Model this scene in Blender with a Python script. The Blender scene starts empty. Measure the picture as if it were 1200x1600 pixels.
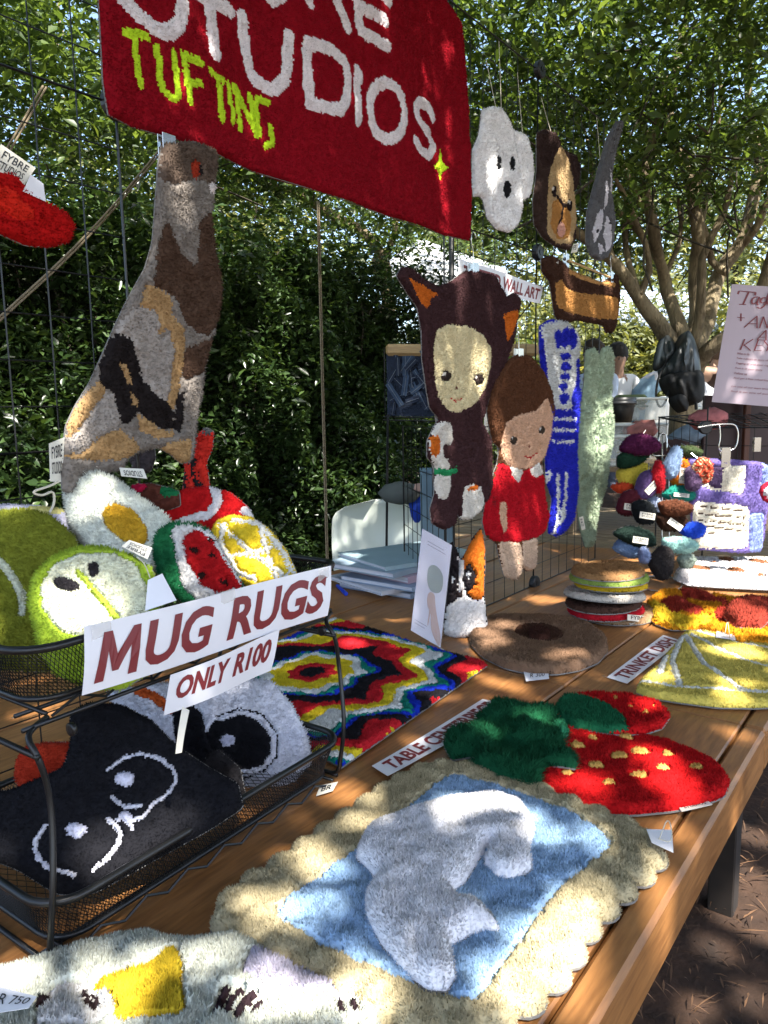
import bpy, math, random
import numpy as np
from mathutils import Vector, Matrix
C = bpy.context.scene
COL = C.collection
rng = np.random.default_rng(7)
random.seed(7)

# ------------------------------------------------------------------ camera, sky, sun, exposure
H = 1.45
F, PX, PY = 1155.0, 600.0, 800.0
_y, _p, _r = map(math.radians, (37.6, -7.8, -1.04))
_f = np.array([math.cos(_y) * math.cos(_p), math.sin(_y) * math.cos(_p), math.sin(_p)])
_rt = np.array([math.sin(_y), -math.cos(_y), 0.0]); _up = np.cross(_rt, _f)
R0 = _rt * math.cos(_r) + _up * math.sin(_r)
R1 = -_rt * math.sin(_r) + _up * math.cos(_r)
R2 = _f
CAM = np.array([0, 0, H])
cam_d = bpy.data.cameras.new('camera'); cam = bpy.data.objects.new('camera', cam_d); COL.objects.link(cam)
M = Matrix.Identity(4)
for i in range(3):
    M[i][0], M[i][1], M[i][2], M[i][3] = R0[i], R1[i], -R2[i], CAM[i]
cam.matrix_world = M
cam_d.sensor_fit = 'VERTICAL'; cam_d.sensor_height = 36.0; cam_d.lens = F / 1600 * 36
cam_d.clip_start = 0.05; cam_d.clip_end = 500
C.camera = cam

SUN = np.array([-0.20, -0.52, 0.83]); SUN /= np.linalg.norm(SUN)      # towards the sun
w = bpy.data.worlds.new('World'); C.world = w; w.use_nodes = True
nt = w.node_tree; nt.nodes.clear()
sky = nt.nodes.new('ShaderNodeTexSky'); sky.sky_type = 'NISHITA'; sky.sun_disc = False
sky.sun_elevation = math.asin(SUN[2]); sky.sun_rotation = math.atan2(SUN[0], SUN[1])
sky.air_density = 1.0; sky.dust_density = 2.0; sky.ozone_density = 1.0
bg = nt.nodes.new('ShaderNodeBackground'); bg.inputs[1].default_value = 0.15
ow = nt.nodes.new('ShaderNodeOutputWorld')
nt.links.new(sky.outputs[0], bg.inputs[0]); nt.links.new(bg.outputs[0], ow.inputs[0])
sd = bpy.data.lights.new('sun', 'SUN'); sd.energy = 4.6; sd.angle = math.radians(0.8); sd.color = (1, 0.95, 0.86)
so = bpy.data.objects.new('sun', sd); COL.objects.link(so)
so.rotation_euler = Vector(SUN).to_track_quat('Z', 'Y').to_euler()
C.view_settings.view_transform = 'Standard'; C.view_settings.look = 'None'
C.view_settings.exposure = 1.78; C.view_settings.gamma = 1; C.view_settings.use_curve_mapping = False
C.cycles.max_bounces = 6; C.cycles.transparent_max_bounces = 8
C.cycles.use_denoising = True
C.cycles.sample_clamp_indirect = 6

# ------------------------------------------------------------------ geometry helpers
def ray(x, y):
    return (x - PX) / F * R0 - (y - PY) / F * R1 + R2
def onz(x, y, z):
    d = ray(x, y); return CAM + d * ((z - H) / d[2])
def ony(x, y, Y):
    d = ray(x, y); return CAM + d * (Y / d[1])
def atc(x, y, c):
    return CAM + ray(x, y) * c
def nrm(v):
    v = np.asarray(v, float); return v / np.linalg.norm(v)

class Plane:
    def __init__(s, O, N, up=(0, 0, 1)):
        s.O = np.array(O, float); s.N = nrm(N)
        up = np.array(up, float)
        s.V = nrm(up - s.N * np.dot(up, s.N)); s.U = np.cross(s.V, s.N)
    def uv(s, px, py):
        d = ray(px, py); t = np.dot(s.O - CAM, s.N) / np.dot(d, s.N)
        P = CAM + d * t - s.O
        return (float(np.dot(P, s.U)), float(np.dot(P, s.V)))
    def pts(s, poly):
        return np.array([s.uv(*q) for q in poly])
    def to3(s, u, v, h=0.0):
        u = np.asarray(u)[..., None]; v = np.asarray(v)[..., None]; h = np.asarray(h)[..., None]
        return s.O + u * s.U + v * s.V + h * s.N
def Pz(z, ang=0):
    return Plane((1.2, .7, z), (0, 0, 1), (math.sin(ang), math.cos(ang), 0))
def Py(Y, yaw=0, x=1.5):
    a = math.radians(yaw); return Plane((x, Y, 1.5), (math.sin(a), -math.cos(a), 0))
def Pf(px, py, c, tilt=0, yaw=0):
    a = _y + math.pi + math.radians(yaw); t = math.radians(tilt)
    return Plane(atc(px, py, c), (math.cos(a) * math.cos(t), math.sin(a) * math.cos(t), math.sin(t)))

def PfY(px, py, Y, tilt=0, yaw=0):
    P = ony(px, py, Y); pl = Pf(px, py, 1, tilt, yaw); pl.O = P; return pl
def chaikin(P, n=2, closed=True):
    P = np.asarray(P, float)
    for _ in range(n):
        Q = np.roll(P, -1, 0) if closed else P[1:]
        A = P if closed else P[:-1]
        a = A * .75 + Q * .25; b = A * .25 + Q * .75
        N = np.empty((len(a) * 2, P.shape[1])); N[0::2] = a; N[1::2] = b
        if not closed: N = np.vstack([P[:1], N, P[-1:]])
        P = N
    return P
def rnd(P, n=2, closed=True):
    P = np.asarray(P, float); Q = np.roll(P, -1, 0) if closed else P[1:]; A = P if closed else P[:-1]
    out = np.stack([A, A + (Q - A) / 3, A + (Q - A) * 2 / 3], 1).reshape(-1, P.shape[1])
    if not closed: out = np.vstack([out, P[-1:]])
    return chaikin(out, n, closed)
def pip(P, poly):
    x, y = P[:, 0], P[:, 1]; c = np.zeros(len(P), bool)
    a = poly; b = np.roll(poly, -1, 0)
    for (x1, y1), (x2, y2) in zip(a, b):
        if y1 == y2: continue
        k = ((y1 > y) != (y2 > y)) & (x < (x2 - x1) * (y - y1) / (y2 - y1) + x1)
        c ^= k
    return c
def segdist(P, poly, closed=True):
    a = poly if closed else poly[:-1]; b = np.roll(poly, -1, 0) if closed else poly[1:]
    best = np.full(len(P), 1e9); near = np.zeros_like(P)
    for A, B in zip(a, b):
        d = B - A; L = max(float(d @ d), 1e-12)
        t = np.clip(((P - A) @ d) / L, 0, 1)
        Q = A + t[:, None] * d
        r = np.hypot(*(P - Q).T)
        k = r < best; best[k] = r[k]; near[k] = Q[k]
    return best, near

# ------------------------------------------------------------------ object helpers
def link(o): COL.objects.link(o); return o
def tag(o, label=None, cat=None, group=None, kind=None):
    if label: o['label'] = label
    if cat: o['category'] = cat
    if group: o['group'] = group
    if kind: o['kind'] = kind
    return o
def thing(name, label, cat, loc=(0, 0, 0), group=None):
    o = link(bpy.data.objects.new(name, None)); o.location = tuple(float(a) for a in loc); o.empty_display_size = .05
    return tag(o, label, cat, group)
def put(o, parent):
    if parent is not None:
        o.parent = parent
        if parent.type == 'EMPTY': o.location = -Vector(parent.location)
    return o
def mesh(name, V, Fc, mat, parent=None, smooth=False, tone=None, cn=None):
    V = np.asarray(V, float).reshape(-1, 3)
    me = bpy.data.meshes.new(name)
    if isinstance(Fc, np.ndarray):
        k = Fc.shape[1]; n = len(Fc)
        me.vertices.add(len(V)); me.vertices.foreach_set('co', V.astype(np.float32).ravel())
        me.loops.add(n * k); me.loops.foreach_set('vertex_index', Fc.astype(np.int32).ravel())
        me.polygons.add(n); me.polygons.foreach_set('loop_start', (np.arange(n) * k).astype(np.int32))
        me.update(calc_edges=True)
    else:
        me.from_pydata([tuple(v) for v in V], [], [tuple(int(i) for i in f) for f in Fc]); me.update()
    if smooth: me.polygons.foreach_set('use_smooth', np.ones(len(me.polygons), bool))
    if tone is not None:
        a = me.attributes.new('tone', 'FLOAT', 'POINT'); a.data.foreach_set('value', np.asarray(tone, np.float32))
    if cn is not None: me.normals_split_custom_set_from_vertices(np.asarray(cn, np.float32))
    if mat is not None: me.materials.append(mat)
    o = link(bpy.data.objects.new(name, me))
    return put(o, parent)

class MB:
    def __init__(s): s.v = []; s.f = []; s.n = 0
    def add(s, V, Fc):
        V = np.asarray(V, float); s.v.append(V); s.f += [tuple(i + s.n for i in f) for f in Fc]; s.n += len(V); return s
    def box(s, c, d, ax=None):
        c = np.asarray(c, float); d = np.asarray(d, float) / 2
        ax = np.eye(3) if ax is None else np.asarray(ax, float)
        sg = np.array([[-1, -1, -1], [1, -1, -1], [1, 1, -1], [-1, 1, -1], [-1, -1, 1], [1, -1, 1], [1, 1, 1], [-1, 1, 1]])
        return s.add(c + (sg * d) @ ax, [(0, 3, 2, 1), (4, 5, 6, 7), (0, 1, 5, 4), (1, 2, 6, 5), (2, 3, 7, 6), (3, 0, 4, 7)])
    def bbox(s, c, d, r=.004, ax=None):                        # box with chamfered edges
        c = np.asarray(c, float); d = np.asarray(d, float) / 2; ax = np.eye(3) if ax is None else np.asarray(ax, float)
        V = []; idx = {}
        for sx in (-1, 1):
            for sy in (-1, 1):
                for sz in (-1, 1):
                    for k in range(3):
                        q = d.copy(); 
                        for j in range(3):
                            if j != k: q[j] -= r
                        idx[sx, sy, sz, k] = len(V); V.append(q * (sx, sy, sz))
        Fs = []
        S = (-1, 1)
        for k in range(3):
            a, b = [j for j in range(3) if j != k]
            for s0 in S:
                L = []
                for sa, sb in ((-1, -1), (1, -1), (1, 1), (-1, 1)):
                    t = [0, 0, 0]; t[k] = s0; t[a] = sa; t[b] = sb; L.append(idx[t[0], t[1], t[2], k])
                Fs.append(tuple(L))
        for k in range(3):
            a, b = [j for j in range(3) if j != k]
            for sa in S:
                for sb in S:
                    def g(sk, kk):
                        t = [0, 0, 0]; t[k] = sk; t[a] = sa; t[b] = sb; return idx[t[0], t[1], t[2], kk]
                    Fs.append((g(-1, a), g(1, a), g(1, b), g(-1, b)))
        for sx in S:
            for sy in S:
                for sz in S: Fs.append(tuple(idx[sx, sy, sz, k] for k in range(3)))
        return s.add(c + np.array(V) @ ax, Fs)
    def tube(s, P, r, n=6, closed=False, cap=True):
        P = np.asarray(P, float); m = len(P)
        r = np.full(m, r) if np.isscalar(r) else np.asarray(r, float)
        T = (np.roll(P, -1, 0) - np.roll(P, 1, 0)) if closed else np.gradient(P, axis=0)
        T /= np.maximum(np.linalg.norm(T, axis=1), 1e-9)[:, None]
        a = np.array([0, 0, 1.]) if abs(T[0][2]) < .9 else np.array([1., 0, 0])
        X = nrm(np.cross(T[0], a)); V = []
        th = np.arange(n) * 2 * math.pi / n
        for i in range(m):
            X = nrm(X - T[i] * (X @ T[i])); Y = np.cross(T[i], X)
            V.append(P[i] + r[i] * (np.cos(th)[:, None] * X + np.sin(th)[:, None] * Y))
        Fs = []
        for i in range(m if closed else m - 1):
            j = (i + 1) % m
            for k in range(n):
                Fs.append((i * n + k, i * n + (k + 1) % n, j * n + (k + 1) % n, j * n + k))
        if cap and not closed:
            Fs.append(tuple(range(n))[::-1]); Fs.append(tuple((m - 1) * n + k for k in range(n)))
        return s.add(np.vstack(V), Fs)
    def lathe(s, O, prof, n=20, axis=(0, 0, 1), sx=1, sy=1):
        ax = nrm(axis); a = np.array([1., 0, 0]) if abs(ax[0]) < .9 else np.array([0, 1., 0])
        X = nrm(np.cross(ax, a)); Y = np.cross(ax, X); th = np.arange(n) * 2 * math.pi / n
        V = [np.asarray(O) + h * ax + r * (np.cos(th)[:, None] * X * sx + np.sin(th)[:, None] * Y * sy) for r, h in prof]
        Fs = [(i * n + k, i * n + (k + 1) % n, (i + 1) * n + (k + 1) % n, (i + 1) * n + k) for i in range(len(prof) - 1) for k in range(n)]
        Fs += [tuple(range(n))[::-1], tuple((len(prof) - 1) * n + k for k in range(n))]
        return s.add(np.vstack(V), Fs)
    def prism(s, poly3, nvec, t):
        P = np.asarray(poly3, float); n = len(P); nv = np.asarray(nvec, float) * t
        return s.add(np.vstack([P, P + nv]), [tuple(range(n))[::-1], tuple(range(n, 2 * n))] + [(i, (i + 1) % n, n + (i + 1) % n, n + i) for i in range(n)])
    def build(s, name, mat, parent=None, smooth=False):
        return mesh(name, np.vstack(s.v), s.f, mat, parent, smooth)
def curve(P, n=3): return chaikin(P, n, False)

# ------------------------------------------------------------------ materials
MATS = {}
def mat(name, rgb, rough=.6, metal=0, spec=.5, noise=0, nscale=20, bump=0, bscale=80, stretch=None, tone=False, trans=0, alpha=None, sheen=0, coat=0):
    if name in MATS: return MATS[name]
    m = bpy.data.materials.new(name); m.use_nodes = True; n = m.node_tree.nodes; L = m.node_tree.links
    b = n['Principled BSDF']; out = n['Material Output']
    b.inputs['Roughness'].default_value = rough; b.inputs['Metallic'].default_value = metal
    b.inputs['Specular IOR Level'].default_value = spec
    b.inputs['Sheen Weight'].default_value = sheen; b.inputs['Coat Weight'].default_value = coat
    src = None
    rgbn = n.new('ShaderNodeRGB'); rgbn.outputs[0].default_value = (*rgb, 1); src = rgbn.outputs[0]
    tc = n.new('ShaderNodeTexCoord'); mp = n.new('ShaderNodeMapping'); L.new(tc.outputs['Object'], mp.inputs[0])
    if stretch: mp.inputs['Scale'].default_value = stretch
    if noise:
        t = n.new('ShaderNodeTexNoise'); t.inputs['Scale'].default_value = nscale; t.inputs['Detail'].default_value = 6
        L.new(mp.outputs[0], t.inputs[0])
        r = n.new('ShaderNodeMapRange'); r.inputs[1].default_value = .3; r.inputs[2].default_value = .7
        r.inputs[3].default_value = 1 - noise; r.inputs[4].default_value = 1 + noise; L.new(t.outputs[0], r.inputs[0])
        x = n.new('ShaderNodeVectorMath'); x.operation = 'SCALE'; L.new(src, x.inputs[0]); L.new(r.outputs[0], x.inputs['Scale']); src = x.outputs[0]
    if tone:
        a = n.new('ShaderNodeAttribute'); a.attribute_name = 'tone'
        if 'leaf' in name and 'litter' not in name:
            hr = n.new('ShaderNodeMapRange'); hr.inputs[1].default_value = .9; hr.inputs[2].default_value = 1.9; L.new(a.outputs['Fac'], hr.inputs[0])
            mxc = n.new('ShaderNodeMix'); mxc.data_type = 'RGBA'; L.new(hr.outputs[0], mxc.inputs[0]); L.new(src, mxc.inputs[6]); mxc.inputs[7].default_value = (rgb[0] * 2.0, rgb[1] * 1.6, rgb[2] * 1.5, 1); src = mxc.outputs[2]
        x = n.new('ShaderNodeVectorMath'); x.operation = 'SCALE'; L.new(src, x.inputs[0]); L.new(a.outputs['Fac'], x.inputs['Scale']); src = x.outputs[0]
    L.new(src, b.inputs['Base Color'])
    if bump:
        t = n.new('ShaderNodeTexNoise'); t.inputs['Scale'].default_value = bscale; t.inputs['Detail'].default_value = 4; L.new(mp.outputs[0], t.inputs[0])
        bp = n.new('ShaderNodeBump'); bp.inputs['Strength'].default_value = bump; bp.inputs['Distance'].default_value = .004
        L.new(t.outputs[0], bp.inputs['Height']); L.new(bp.outputs[0], b.inputs['Normal'])
    if trans:
        tr = n.new('ShaderNodeBsdfTranslucent'); mx = n.new('ShaderNodeMixShader'); mx.inputs[0].default_value = trans
        x = n.new('ShaderNodeVectorMath'); x.operation = 'MULTIPLY'; x.inputs[1].default_value = (1.6, 1.5, .7) if 'leaf' in name else (1, 1, 1)
        L.new(src, x.inputs[0]); L.new(x.outputs[0], tr.inputs[0]); L.new(b.outputs[0], mx.inputs[1]); L.new(tr.outputs[0], mx.inputs[2]); L.new(mx.outputs[0], out.inputs[0])
    if alpha is not None: b.inputs['Alpha'].default_value = alpha
    MATS[name] = m; return m
def fur(rgb):
    nm = 'yarn_%02x%02x%02x' % tuple(int(min(1, c) ** .4545 * 255) for c in rgb)
    return mat(nm, rgb, .95, spec=.12, noise=.07, nscale=38, tone=True)

BLACK = mat('black_metal', (.012, .012, .013), .35, metal=.3, spec=.6)
CHROME = mat('steel_clip', (.55, .54, .52), .22, metal=1)
PAPER = mat('white_paper', (.80, .79, .83), .34, noise=.05, nscale=9, bump=.25, bscale=18)
INK = mat('maroon_print', (.20, .018, .022), .5)
DARKINK = mat('black_print', (.02, .02, .025), .5)
LABEL = mat('cream_label', (.72, .69, .60), .7, bump=.2, bscale=900)
STRING = mat('cream_string', (.62, .57, .46), .85)
ROPE = mat('jute_rope', (.24, .19, .12), .9, noise=.3, nscale=200)

def wood(name, rgb, stretch, rough=.38, knots=True):
    m = bpy.data.materials.new(name); m.use_nodes = True; n = m.node_tree.nodes; L = m.node_tree.links; b = n['Principled BSDF']
    tc = n.new('ShaderNodeTexCoord'); oi = n.new('ShaderNodeObjectInfo')
    ad = n.new('ShaderNodeVectorMath'); ad.operation = 'MULTIPLY_ADD'; L.new(oi.outputs['Random'], ad.inputs[0]); ad.inputs[1].default_value = (37, 53, 19); L.new(tc.outputs['Object'], ad.inputs[2])
    mp = n.new('ShaderNodeMapping'); mp.inputs['Scale'].default_value = stretch; L.new(ad.outputs[0], mp.inputs[0])
    t1 = n.new('ShaderNodeTexNoise'); t1.inputs['Scale'].default_value = 3.2; t1.inputs['Detail'].default_value = 4; t1.inputs['Distortion'].default_value = .8; L.new(mp.outputs[0], t1.inputs[0])
    wv = n.new('ShaderNodeMath'); wv.operation = 'MULTIPLY'; wv.inputs[1].default_value = 22; L.new(t1.outputs[0], wv.inputs[0])
    sn = n.new('ShaderNodeMath'); sn.operation = 'SINE'; L.new(wv.outputs[0], sn.inputs[0])
    t2 = n.new('ShaderNodeTexNoise'); t2.inputs['Scale'].default_value = 16; t2.inputs['Detail'].default_value = 5; L.new(mp.outputs[0], t2.inputs[0])
    t3 = n.new('ShaderNodeTexNoise'); t3.inputs['Scale'].default_value = 4; L.new(tc.outputs['Object'], t3.inputs[0])
    cr = n.new('ShaderNodeValToRGB'); e = cr.color_ramp.elements
    e[0].position = 0; e[0].color = (rgb[0] * .30, rgb[1] * .24, rgb[2] * .22, 1); e[1].position = 1; e[1].color = (rgb[0] * 1.35, rgb[1] * 1.4, rgb[2] * 1.35, 1)
    m1 = n.new('ShaderNodeMath'); m1.operation = 'MULTIPLY_ADD'; m1.inputs[1].default_value = .10; m1.inputs[2].default_value = -.10; L.new(sn.outputs[0], m1.inputs[0])
    m2 = n.new('ShaderNodeMath'); m2.operation = 'MULTIPLY_ADD'; m2.inputs[1].default_value = .75; L.new(t2.outputs[0], m2.inputs[0]); L.new(m1.outputs[0], m2.inputs[2])
    m3 = n.new('ShaderNodeMath'); m3.operation = 'MULTIPLY_ADD'; m3.inputs[1].default_value = .55; L.new(t3.outputs[0], m3.inputs[0]); L.new(m2.outputs[0], m3.inputs[2])
    src = m3.outputs[0]
    if knots:
        vo = n.new('ShaderNodeTexVoronoi'); vo.inputs['Scale'].default_value = 3.6
        mk = n.new('ShaderNodeMapping'); mk.inputs['Scale'].default_value = (.75, 1.7, 0); L.new(ad.outputs[0], mk.inputs[0]); L.new(mk.outputs[0], vo.inputs[0])
        kr = n.new('ShaderNodeMapRange'); kr.inputs[1].default_value = .015; kr.inputs[2].default_value = .085; kr.inputs[3].default_value = -.45; kr.inputs[4].default_value = 0; L.new(vo.outputs[0], kr.inputs[0])
        m4 = n.new('ShaderNodeMath'); m4.operation = 'ADD'; L.new(src, m4.inputs[0]); L.new(kr.outputs[0], m4.inputs[1]); src = m4.outputs[0]
    L.new(src, cr.inputs[0]); L.new(cr.outputs[0], b.inputs['Base Color'])
    rr = n.new('ShaderNodeMapRange'); rr.inputs[3].default_value = rough - .1; rr.inputs[4].default_value = rough + .25; L.new(t3.outputs[0], rr.inputs[0]); L.new(rr.outputs[0], b.inputs['Roughness'])
    bp = n.new('ShaderNodeBump'); bp.inputs['Strength'].default_value = .25; bp.inputs['Distance'].default_value = .002; L.new(t2.outputs[0], bp.inputs['Height']); L.new(bp.outputs[0], b.inputs['Normal'])
    MATS[name] = m; return m
WOOD = wood('varnished_pine', (.33, .145, .048), (1.1, 9, 9))
WOODY = wood('grey_slat_wood', (.28, .20, .12), (9, 1.1, 9), .6, False)
RAIL = mat('pale_wood', (.50, .32, .14), .5, noise=.15, nscale=30, stretch=(1, 1, 8))

# ------------------------------------------------------------------ tufted rugs
TUFT = .60
def smooth_noise(n, m, s):
    a = rng.standard_normal((n, m)); k = int(max(1, min(s, (min(n, m) - 2) // 4)))
    ker = np.exp(-np.linspace(-2, 2, 2 * k + 1) ** 2); ker /= ker.sum()
    a = np.apply_along_axis(lambda q: np.convolve(q, ker, 'same'), 0, a); a = np.apply_along_axis(lambda q: np.convolve(q, ker, 'same'), 1, a)
    return a / (a.std() + 1e-9)
def rug(name, label, cat, pl, outline, regions, base=('pile', (.5, .5, .5)), thick=.016, cell=.004, tl=.007, dens=130000, group=None,
        bend=None, back=(.20, .19, .18), sheet=False, sm=2, wob=.0015, lump=.0012, parent=None, inuv=False, lean=.22):
    out = np.asarray(outline, float) if inuv else pl.pts(outline)
    out = rnd(out, 1) if sm else out
    lo, hi = out.min(0) - cell, out.max(0) + cell
    nu, nv = int((hi[0] - lo[0]) / cell) + 1, int((hi[1] - lo[1]) / cell) + 1
    nz = smooth_noise(nu + 1, nv + 1, 6)
    uc = lo[0] + (np.arange(nu) + .5) * cell; vc = lo[1] + (np.arange(nv) + .5) * cell
    CU, CV = np.meshgrid(uc, vc, indexing='ij'); cc = np.stack([CU.ravel(), CV.ravel()], 1)
    jit = np.stack([smooth_noise(nu, nv, 1).ravel(), smooth_noise(nu, nv, 1).ravel()], 1) * wob
    gI = pip(np.stack([g.ravel() for g in np.meshgrid(lo[0] + np.arange(nu + 1) * cell, lo[1] + np.arange(nv + 1) * cell, indexing='ij')], 1), out).reshape(nu + 1, nv + 1)
    reg = np.where((gI[1:, 1:] | gI[:-1, 1:] | gI[1:, :-1] | gI[:-1, :-1]).ravel() | pip(cc, out), 0, -1)
    names = [base[0]]; cols = [base[1]]
    rg2 = []
    for rg in regions:
        if rg[2] in ('p', 'e', 's') and len(rg[3]) > 1:
            rg2 += [(rg[0], rg[1], rg[2], [q_], *rg[4:]) for q_ in rg[3]]
        else: rg2.append(rg)
    for k, rg in enumerate(rg2, 1):
        names.append(rg[0]); cols.append(rg[1]); kind = rg[2]; q = cc + jit; hit = np.zeros(len(cc), bool)
        if kind == 'p':
            for poly in rg[3]: hit |= pip(q, rnd(pl.pts(poly) if not inuv else np.asarray(poly, float), 1))
        elif kind in 'sS':
            wd = rg[4]
            for st in rg[3]:
                P = pl.pts(st) if not inuv else np.asarray(st, float)
                if len(P) > 2: P = rnd(P, 1, False)
                hit |= segdist(q, P, False)[0] < wd / 2
        elif kind == 'e':                                   # ellipses: (px, py, rx, ry, angle)
            for (ex, ey, rx, ry, an) in rg[3]:
                a = math.radians(an); th = np.linspace(0, 2 * math.pi, 20)[:-1]
                X = ex + rx * np.cos(th) * math.cos(a) - ry * np.sin(th) * math.sin(a); Y = ey + rx * np.cos(th) * math.sin(a) + ry * np.sin(th) * math.cos(a)
                E_ = list(zip(X, Y)); hit |= pip(q, pl.pts(E_) if not inuv else np.array(E_))
        elif kind == 'f': hit = rg[3](q[:, 0], q[:, 1])
        reg[hit & (reg >= 0)] = k
    reg = reg.reshape(nu, nv)
    # vertices
    gu = lo[0] + np.arange(nu + 1) * cell; gv = lo[1] + np.arange(nv + 1) * cell
    GU, GV = np.meshgrid(gu, gv, indexing='ij'); gp = np.stack([GU.ravel(), GV.ravel()], 1)
    inside = pip(gp, out); d, near = segdist(gp, out)
    rr = thick * .95
    Hh = thick * np.sqrt(np.clip(1 - (1 - np.clip(d / rr, 0, 1)) ** 2, 0, 1))
    br = np.zeros((nu + 1, nv + 1), bool)
    dif = (reg[1:, :] != reg[:-1, :]) & (reg[1:, :] >= 0) & (reg[:-1, :] >= 0); br[1:-1, :-1] |= dif; br[1:-1, 1:] |= dif
    dif = (reg[:, 1:] != reg[:, :-1]) & (reg[:, 1:] >= 0) & (reg[:, :-1] >= 0); br[:-1, 1:-1] |= dif; br[1:, 1:-1] |= dif
    Hh = Hh * np.where(br.ravel(), .66, 1) + nz.ravel() * lump * np.clip(d / rr, 0, 1)
    Hh[~inside] = 0
    gp2 = gp.copy(); gp2[~inside] = near[~inside]
    bz = bend(gp2[:, 0], gp2[:, 1]) if bend else 0
    V3 = pl.to3(gp2[:, 0], gp2[:, 1], Hh + bz)
    # normals for tuft direction in uv space
    Hg = Hh.reshape(nu + 1, nv + 1); gx = (Hg[1:, :-1] - Hg[:-1, :-1]) / cell; gy = (Hg[:-1, 1:] - Hg[:-1, :-1]) / cell
    root = parent
    if root is None:
        cen = pl.to3(out[:, 0].mean(), out[:, 1].mean(), 0); root = thing(name, label, cat, cen, group)
    lx, ly = rng.uniform(-.09, .09, 2)
    def nvec(u, v, s1, s2, rnd):
        if bend:
            e_ = .002; s1 = s1 - (bend(u + e_, v) - bend(u - e_, v)) / (2 * e_); s2 = s2 - (bend(u, v + e_) - bend(u, v - e_)) / (2 * e_)
        s1 = s1 + rnd * rng.standard_normal(len(u)); s2 = s2 + rnd * rng.standard_normal(len(u))
        n3 = pl.N + s1[:, None] * pl.U + s2[:, None] * pl.V
        return n3 / np.linalg.norm(n3, axis=1)[:, None]
    GXv = -np.clip(np.gradient(Hg, cell, axis=0), -2.5, 2.5).ravel(); GYv = -np.clip(np.gradient(Hg, cell, axis=1), -2.5, 2.5).ravel()
    for k in range(len(names)):
        I, J = np.nonzero(reg == k)
        if len(I) == 0: continue
        q = np.stack([I * (nv + 1) + J, (I + 1) * (nv + 1) + J, (I + 1) * (nv + 1) + J + 1, I * (nv + 1) + J + 1], 1)
        us, inv = np.unique(q, return_inverse=True); q = inv.reshape(q.shape)
        Vv = V3[us]; tone = 1 + .05 * rng.standard_normal(len(us)); cn = nvec(gp2[us, 0], gp2[us, 1], GXv[us], GYv[us], .22)
        tri = np.vstack([q[:, [0, 1, 2]], q[:, [0, 2, 3]]])
        if (pl.U @ np.cross(pl.V, pl.N)) < 0: tri = tri[:, ::-1]
        nt_ = int(len(I) * cell * cell * dens * TUFT)
        if nt_ > 0 and tl > 0:
            r = rng.integers(0, len(I), nt_); i, j = I[r], J[r]
            fu, fv = rng.random(nt_), rng.random(nt_)
            u = lo[0] + (i + fu) * cell; v = lo[1] + (j + fv) * cell
            def bl(G): return G[i, j] * (1 - fu) * (1 - fv) + G[i + 1, j] * fu * (1 - fv) + G[i + 1, j + 1] * fu * fv + G[i, j + 1] * (1 - fu) * fv
            G2 = gp2.reshape(nu + 1, nv + 1, 2); u = bl(G2[..., 0]); v = bl(G2[..., 1])
            h = bl(Hg)
            bb = bend(u, v) if bend else 0
            g1 = -np.clip(gx[i, j], -3, 3); g2 = -np.clip(gy[i, j], -3, 3)
            dx = g1 + lx + lean * rng.standard_normal(nt_); dy = g2 + ly + lean * rng.standard_normal(nt_); dz = np.ones(nt_)
            n_ = np.sqrt(dx * dx + dy * dy + 1); ln = tl * rng.uniform(.45, 1.0, nt_) * np.where(br[i, j] | br[i + 1, j + 1], .55, 1); wd = .62 / math.sqrt(dens * TUFT)
            th = rng.uniform(0, 6.28, nt_)
            B = []
            for a in (0, 2.094, 4.188):
                B.append(pl.to3(u + wd * np.cos(th + a), v + wd * np.sin(th + a), h + bb - .0012))
            B.append(pl.to3(u + dx / n_ * ln, v + dy / n_ * ln, h + bb + dz / n_ * ln))
            TV = np.stack(B, 1).reshape(-1, 3); b0 = len(Vv) + np.arange(nt_)[:, None] * 4
            tf = np.vstack([b0 + [0, 1, 3], b0 + [1, 2, 3], b0 + [2, 0, 3]])
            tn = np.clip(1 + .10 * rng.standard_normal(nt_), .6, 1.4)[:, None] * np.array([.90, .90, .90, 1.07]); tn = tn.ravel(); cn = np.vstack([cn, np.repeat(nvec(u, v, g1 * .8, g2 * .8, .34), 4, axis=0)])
            Vv = np.vstack([Vv, TV]); tri = np.vstack([tri, tf]); tone = np.concatenate([tone, tn])
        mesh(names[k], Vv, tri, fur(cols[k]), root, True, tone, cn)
    # backing cloth edge (and sheet for hanging rugs)
    ctr = out.mean(0); nx = np.roll(out, -1, 0) - np.roll(out, 1, 0); nx = np.stack([nx[:, 1], -nx[:, 0]], 1); nx /= np.maximum(np.linalg.norm(nx, axis=1), 1e-9)[:, None]
    area = .5 * np.sum(out[:, 0] * np.roll(out[:, 1], -1) - np.roll(out[:, 0], -1) * out[:, 1]); nx *= np.sign(area)
    oo = out + nx * .0010; n = len(oo)
    bz = bend(oo[:, 0], oo[:, 1]) if bend else np.zeros(n)
    A = pl.to3(oo[:, 0], oo[:, 1], bz + .0006); B = pl.to3(oo[:, 0], oo[:, 1], bz - .0026); Cc = pl.to3(out[:, 0], out[:, 1], bz + .0010)
    Vb = np.vstack([Cc, A, B]); Fb = [(i, (i + 1) % n, n + (i + 1) % n, n + i) for i in range(n)] + [(n + i, n + (i + 1) % n, 2 * n + (i + 1) % n, 2 * n + i) for i in range(n)]
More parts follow.
